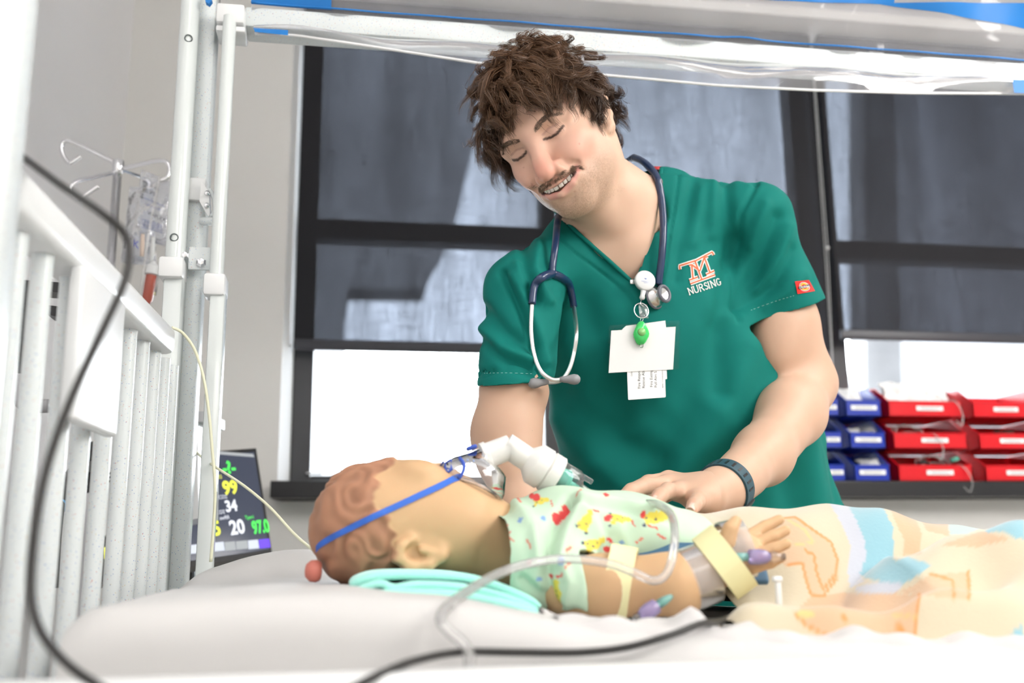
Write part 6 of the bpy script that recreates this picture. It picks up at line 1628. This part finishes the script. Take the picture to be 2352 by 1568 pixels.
add('pump_mark', *prism([P(302, 990, Yd - .003), P(307, 990, Yd - .003), P(305, 1010, Yd - .003), P(300, 1010, Yd - .003)], (0, .003, 0)), MT['black'], dv, smooth=False)
for k_ in range(3): add('pump_mark', *prism([P(248 + k_, 1085 + k_ * 9, Yd - .003), P(256 + k_, 1084 + k_ * 9, Yd - .003), P(256 + k_, 1088 + k_ * 9, Yd - .003), P(248 + k_, 1089 + k_ * 9, Yd - .003)], (0, .003, 0)), MT['ink'], dv, smooth=False)
bh = thing('black_hose', 'black hose with a blue band hanging behind the slats', 'hose', P(120, 1340, 1.6))
add('hose', *tube(smooth_path([P(215, 1070, 1.865), P(175, 1080, 1.75), P(150, 1110, 1.65), P(135, 1160, 1.6), P(125, 1240, 1.58), P(120, 1350, 1.58)], 6), .0095, 10), MT['cable'], bh)
add('blue_band', *tube([P(138, 1152, 1.605), P(134, 1172, 1.60)], .0105, 10), M('blue_band', srgb(70, 160, 215), .5), bh)
# patient monitor
mon = thing('patient_monitor', 'dark patient monitor with coloured vital sign numbers behind the crib post', 'monitor', P(520, 1300, 2.1))
TR, BR, BL_ = P(588, 1029, 2.18), P(625, 1268, 2.10), P(238, 1335, 1.86)
eu = nrm(BR - BL_); ev = TR - BR; ev = nrm(ev - eu * np.dot(ev, eu) * .35); nn_ = nrm(np.cross(eu, ev))
if nn_[1] > 0: nn_ = -nn_
def MP(px, py, off=0.0): return PP(px, py, BR, nn_) + nn_ * off
TLp = TR + (BL_ - BR) * .97
add('housing', *prism([TR, BR, BL_, TLp], -nn_ * .035), MT['black'], mon, smooth=False)
SCR = M('screen_glass', (.012, .014, .02), .12, emit=(.055, .065, .10), es=.6)
add('screen', *prism([lerp(MP(583, 1038), MP(583, 1038), 0), MP(617, 1262), BL_ + (TLp - BL_) * .06 + eu * .012, TLp + (BL_ - TLp) * .05 + eu * .012], nn_ * .0015), SCR, mon, smooth=False)
def em(name, c_, s=1.0): return M(name, (.02, .02, .02), .4, emit=c_, es=s)
EG, EY, EW, EV = em('green_digits', (.06, .75, .08), 1.1), em('yellow_digits', (.70, .72, .05), 1.1), em('white_digits', (.70, .72, .78), 1.0), em('violet_key', (.13, .05, .75), .9)
EGR, EBAR = em('grey_key', (.35, .37, .38), .8), em('pale_bar', (.60, .64, .72), .8)
def mtext(s, px, py, hpx, m_, bold=.03, sx=.85):
    add('screen_digits', *text_mesh(s, hpx * 1.40 * 2.1 / FPX, MP(px, py, .003), eu, ev, 0, 0, sx, bold), m_, mon, smooth=False)
mtext('-?-', 524, 1076, 30, EG); mtext('99', 527, 1122, 32, EY); mtext('34', 529, 1164, 26, EW); mtext('5', 496, 1216, 32, EY); mtext('20', 543, 1213, 32, EW); mtext('97.0', 597, 1212, 30, EG, .03, .62)
mtext('SpO2', 497, 1097, 9, EY, 0); mtext('etCO2', 506, 1143, 9, EW, 0); mtext('imCO2', 500, 1178, 9, EW, 0); mtext('awRR', 514, 1190, 9, EW, 0); mtext('Tperi', 571, 1189, 9, EG, 0)
def key(x0, y0, x1, y1, m_, sl=-.10):
    add('screen_key', *prism([MP(x0, y0, .002), MP(x1, y0 + (x1 - x0) * sl, .002), MP(x1 + 3, y1 + (x1 - x0) * sl, .002), MP(x0 + 2, y1, .002)], nn_ * .0004), m_, mon, smooth=False)
key(420, 1254, 512, 1274, EBAR); key(514, 1246, 538, 1266, EGR); key(540, 1244, 566, 1263, EGR); key(568, 1242, 591, 1262, EBAR); key(593, 1240, 617, 1260, EV); key(486, 1036, 580, 1043, EGR, .08)
key(236, 1258, 272, 1284, EY); key(274, 1256, 300, 1284, EBAR); key(268, 1288, 282, 1312, EG)
add('monitor_stand', *tube([P(430, 1300, 2.12), A(P(430, 1300, 2.12)[0], 2.12, .03)], .02, 12), MT['steel'], mon); add('monitor_foot', *lathe([(0, 0), (.14, 0), (.14, .02), (.03, .035), (0, .035)], 24, A(P(430, 1300, 2.12)[0], 2.12, 0)), MT['black'], mon)
# ------------------------------------------------------------------ storage bins on the sill
def bin_mesh(w_, d_, h_, lip, t=.003):
    prof_y = [(0, lip), (.0, lip), (d_ * .38, h_), (d_, h_)]
    pr = [box2((-w_ / 2, 0, 0), (w_ / 2, d_, t)), box2((-w_ / 2, d_ - t, 0), (w_ / 2, d_, h_)), box2((-w_ / 2, 0, 0), (w_ / 2, t, lip))]
    for s in (-1, 1):
        x = s * (w_ / 2 - (t if s > 0 else 0)); poly = [(x if s > 0 else -w_ / 2, 0, 0), (x if s > 0 else -w_ / 2, d_, 0), (x if s > 0 else -w_ / 2, d_, h_), (x if s > 0 else -w_ / 2, d_ * .34, h_), (x if s > 0 else -w_ / 2, 0, lip)]
        pr.append(prism(poly, (t, 0, 0)))
        xx = s * (w_ / 2 - .0015); pr.append(tube([(xx, d_ - .002, h_), (xx, d_ * .34, h_), (xx, .002, lip)], .0026, 6))
    pr.append(tube([(-w_ / 2, .001, lip), (w_ / 2, .001, lip)], .0026, 6))
    return merge(*pr)
Yb0 = 2.55; kb = np.dot(P(2100, 1100, Yb0) - CAM, c_f) / FPX
def bin_at(cx_px, row, w_px, mat, label, group, lw, lx=0.0, d_=.20, hpx=74.5):
    w_ = w_px * kb; h_ = hpx * kb; base = P(cx_px, 1104, Yb0); z = ZS + row * h_
    x = base[0]; t = thing('storage_bin', label, 'storage bin', (x, Yb0 + .002, z), group)
    V, F = bin_mesh(w_, d_, h_ - .002, h_ * .48); add('bin_body', V + A(x, Yb0 + .002, z), F, mat, t, auto=30)
    add('paper_label', *box((x + lx, Yb0 - .0003, z + h_ * .27), (lw * w_, .0012, .0125)), MT['paper'], t, smooth=False)
    for k_ in range(2): add('label_print', *box((x + lx, Yb0 - .0012, z + h_ * .27 + (k_ - .5) * .004), (lw * w_ * .7, .0004, .0016)), M('label_ink', (.25, .25, .27), .6) if 'label_ink' not in bpy.data.materials else bpy.data.materials['label_ink'], t, smooth=False)
    return x, z, w_, h_
ROW = ('bottom', 'middle', 'top')
binpos = {}
for r in range(3):
    binpos['y', r] = bin_at(1850, r, 84, MT['yellow_bin'], f'yellow storage bin in the {ROW[r]} row behind the bent elbow', 'yellow bins on the sill', .7)

for r in range(3):
    binpos['b1', r] = bin_at(1920 - 2 * r, r, 52, MT['blue_bin'], f'small blue storage bin, {ROW[r]} of the half hidden stack beside the elbow', 'blue bins on the sill', .62, .004)
    binpos['b2', r] = bin_at(2006 - 4 * r, r, 88, MT['blue_bin'], f'small blue storage bin, {ROW[r]} of the stack next to the red bins', 'blue bins on the sill', .72)
    binpos['r1', r] = bin_at(2152 - 5 * r, r, 186, MT['red_bin'], f'wide red storage bin, {ROW[r]} of the stack next to the blue bins', 'red bins on the sill', .36, .012)
    binpos['r2', r] = bin_at(2350 - 7 * r, r, 186, MT['red_bin'], f'wide red storage bin, {ROW[r]} of the rightmost stack', 'red bins on the sill', .34, -.01)
prng = np.random.default_rng(3)
PACK = M('white_packet', (.78, .78, .78), .35); PACKC = M_clear('clear_packet', (.92, .92, .93), .9, .1, .25)
def packet(key_, dx, dz, s, label, mat):
    x, z, w_, h_ = binpos[key_]; c_ = A(x + dx * w_, Yb0 + .05, z + h_ * (.42 + dz))
    t = thing('packet', label, 'packet', c_ - A(0, 0, .02), 'packets in the bins')
    def g(u, v):
        b = math.sin(u * math.pi) * math.sin(v * math.pi); return c_ + A((u - .5) * s, -.01 + .02 * v + .004 * math.sin(u * 13), (v - .5) * s * .7) + A(.004, -.012, .006) * (b + .4 * math.sin(u * 17 + v * 11))
    V1, F1 = grid(g, 12, 10); V2 = V1 + A(0, .014, .002); add('wrapper', *merge((V1, F1), (V2, F1)), mat, t)
packet(('b2', 2), -.15, .25, .07, 'white packet heaped in the top blue bin next to the red ones', PACK)
packet(('b2', 1), -.22, .05, .055, 'white packet lying in the middle blue bin next to the red ones', PACK)
packet(('b2', 1), .22, .12, .05, 'clear packet sticking up in the middle blue bin', PACKC)
packet(('b2', 0), .2, .08, .055, 'white packet leaning in the bottom blue bin next to the red ones', PACK)
packet(('r1', 2), -.1, .22, .14, 'large white packet filling the top red bin next to the blue ones', PACK)
packet(('r1', 2), .24, .24, .10, 'smaller white packet at the right of the top red bin', PACK)
packet(('r2', 1), .05, .05, .05, 'dark brown packet in the middle bin of the rightmost red stack', M('brown_packet', (.08, .04, .03), .5))
TG = M('green_tube_fitting', (.10, .40, .30), .4)
def coil(key_, dx, dz, R_, label, n=3, tail=True):
    x, z, w_, h_ = binpos[key_]; c_ = A(x + dx * w_, Yb0 + .035, z + h_ * (.45 + dz)); pts = []
    t = thing('tubing_coil', label, 'tubing', c_ - A(0, 0, .02), 'coiled tubing in the bins')
    for i in range(n * 14):
        a = i / 14 * 2 * math.pi; pts.append(c_ + A(math.cos(a) * R_ * (1 + .15 * math.sin(a * .37)), .02 * math.sin(a * .21) + .004 * i / 14, math.sin(a) * R_ * .42 + .012 * math.sin(a * .5)))
    if tail: pts += [c_ + A(R_ * 1.2, -.03, .0), c_ + A(R_ * 1.5, -.045, -.02), c_ + A(R_ * 1.7, -.046, -.05), c_ + A(R_ * 1.45, -.046, -.075), c_ + A(R_ * 1.1, -.046, -.06)]
    add('tube_wall', *tube(smooth_path(pts, 3), .0022, 6), MT['tubing'], t)
    return c_, t
coil(('r1', 1), -.18, .05, .04, 'coil of clear tubing in the middle red bin next to the blue ones')
coil(('r1', 2), .2, .1, .035, 'clear tubing spilling from the top red bin next to the blue ones', 2)
c_, t_ = coil(('r1', 0), .1, .06, .045, 'coil of clear tubing hanging out of the bottom red bin')
add('fitting', *tube([c_ + A(.03, -.03, .012), c_ + A(.05, -.032, .018)], .006, 8), TG, t_); add('fitting', *tube([c_ + A(-.06, -.01, .0), c_ + A(-.045, -.02, .012), c_ + A(-.03, -.02, -.004)], .005, 8), MT['black'], t_)
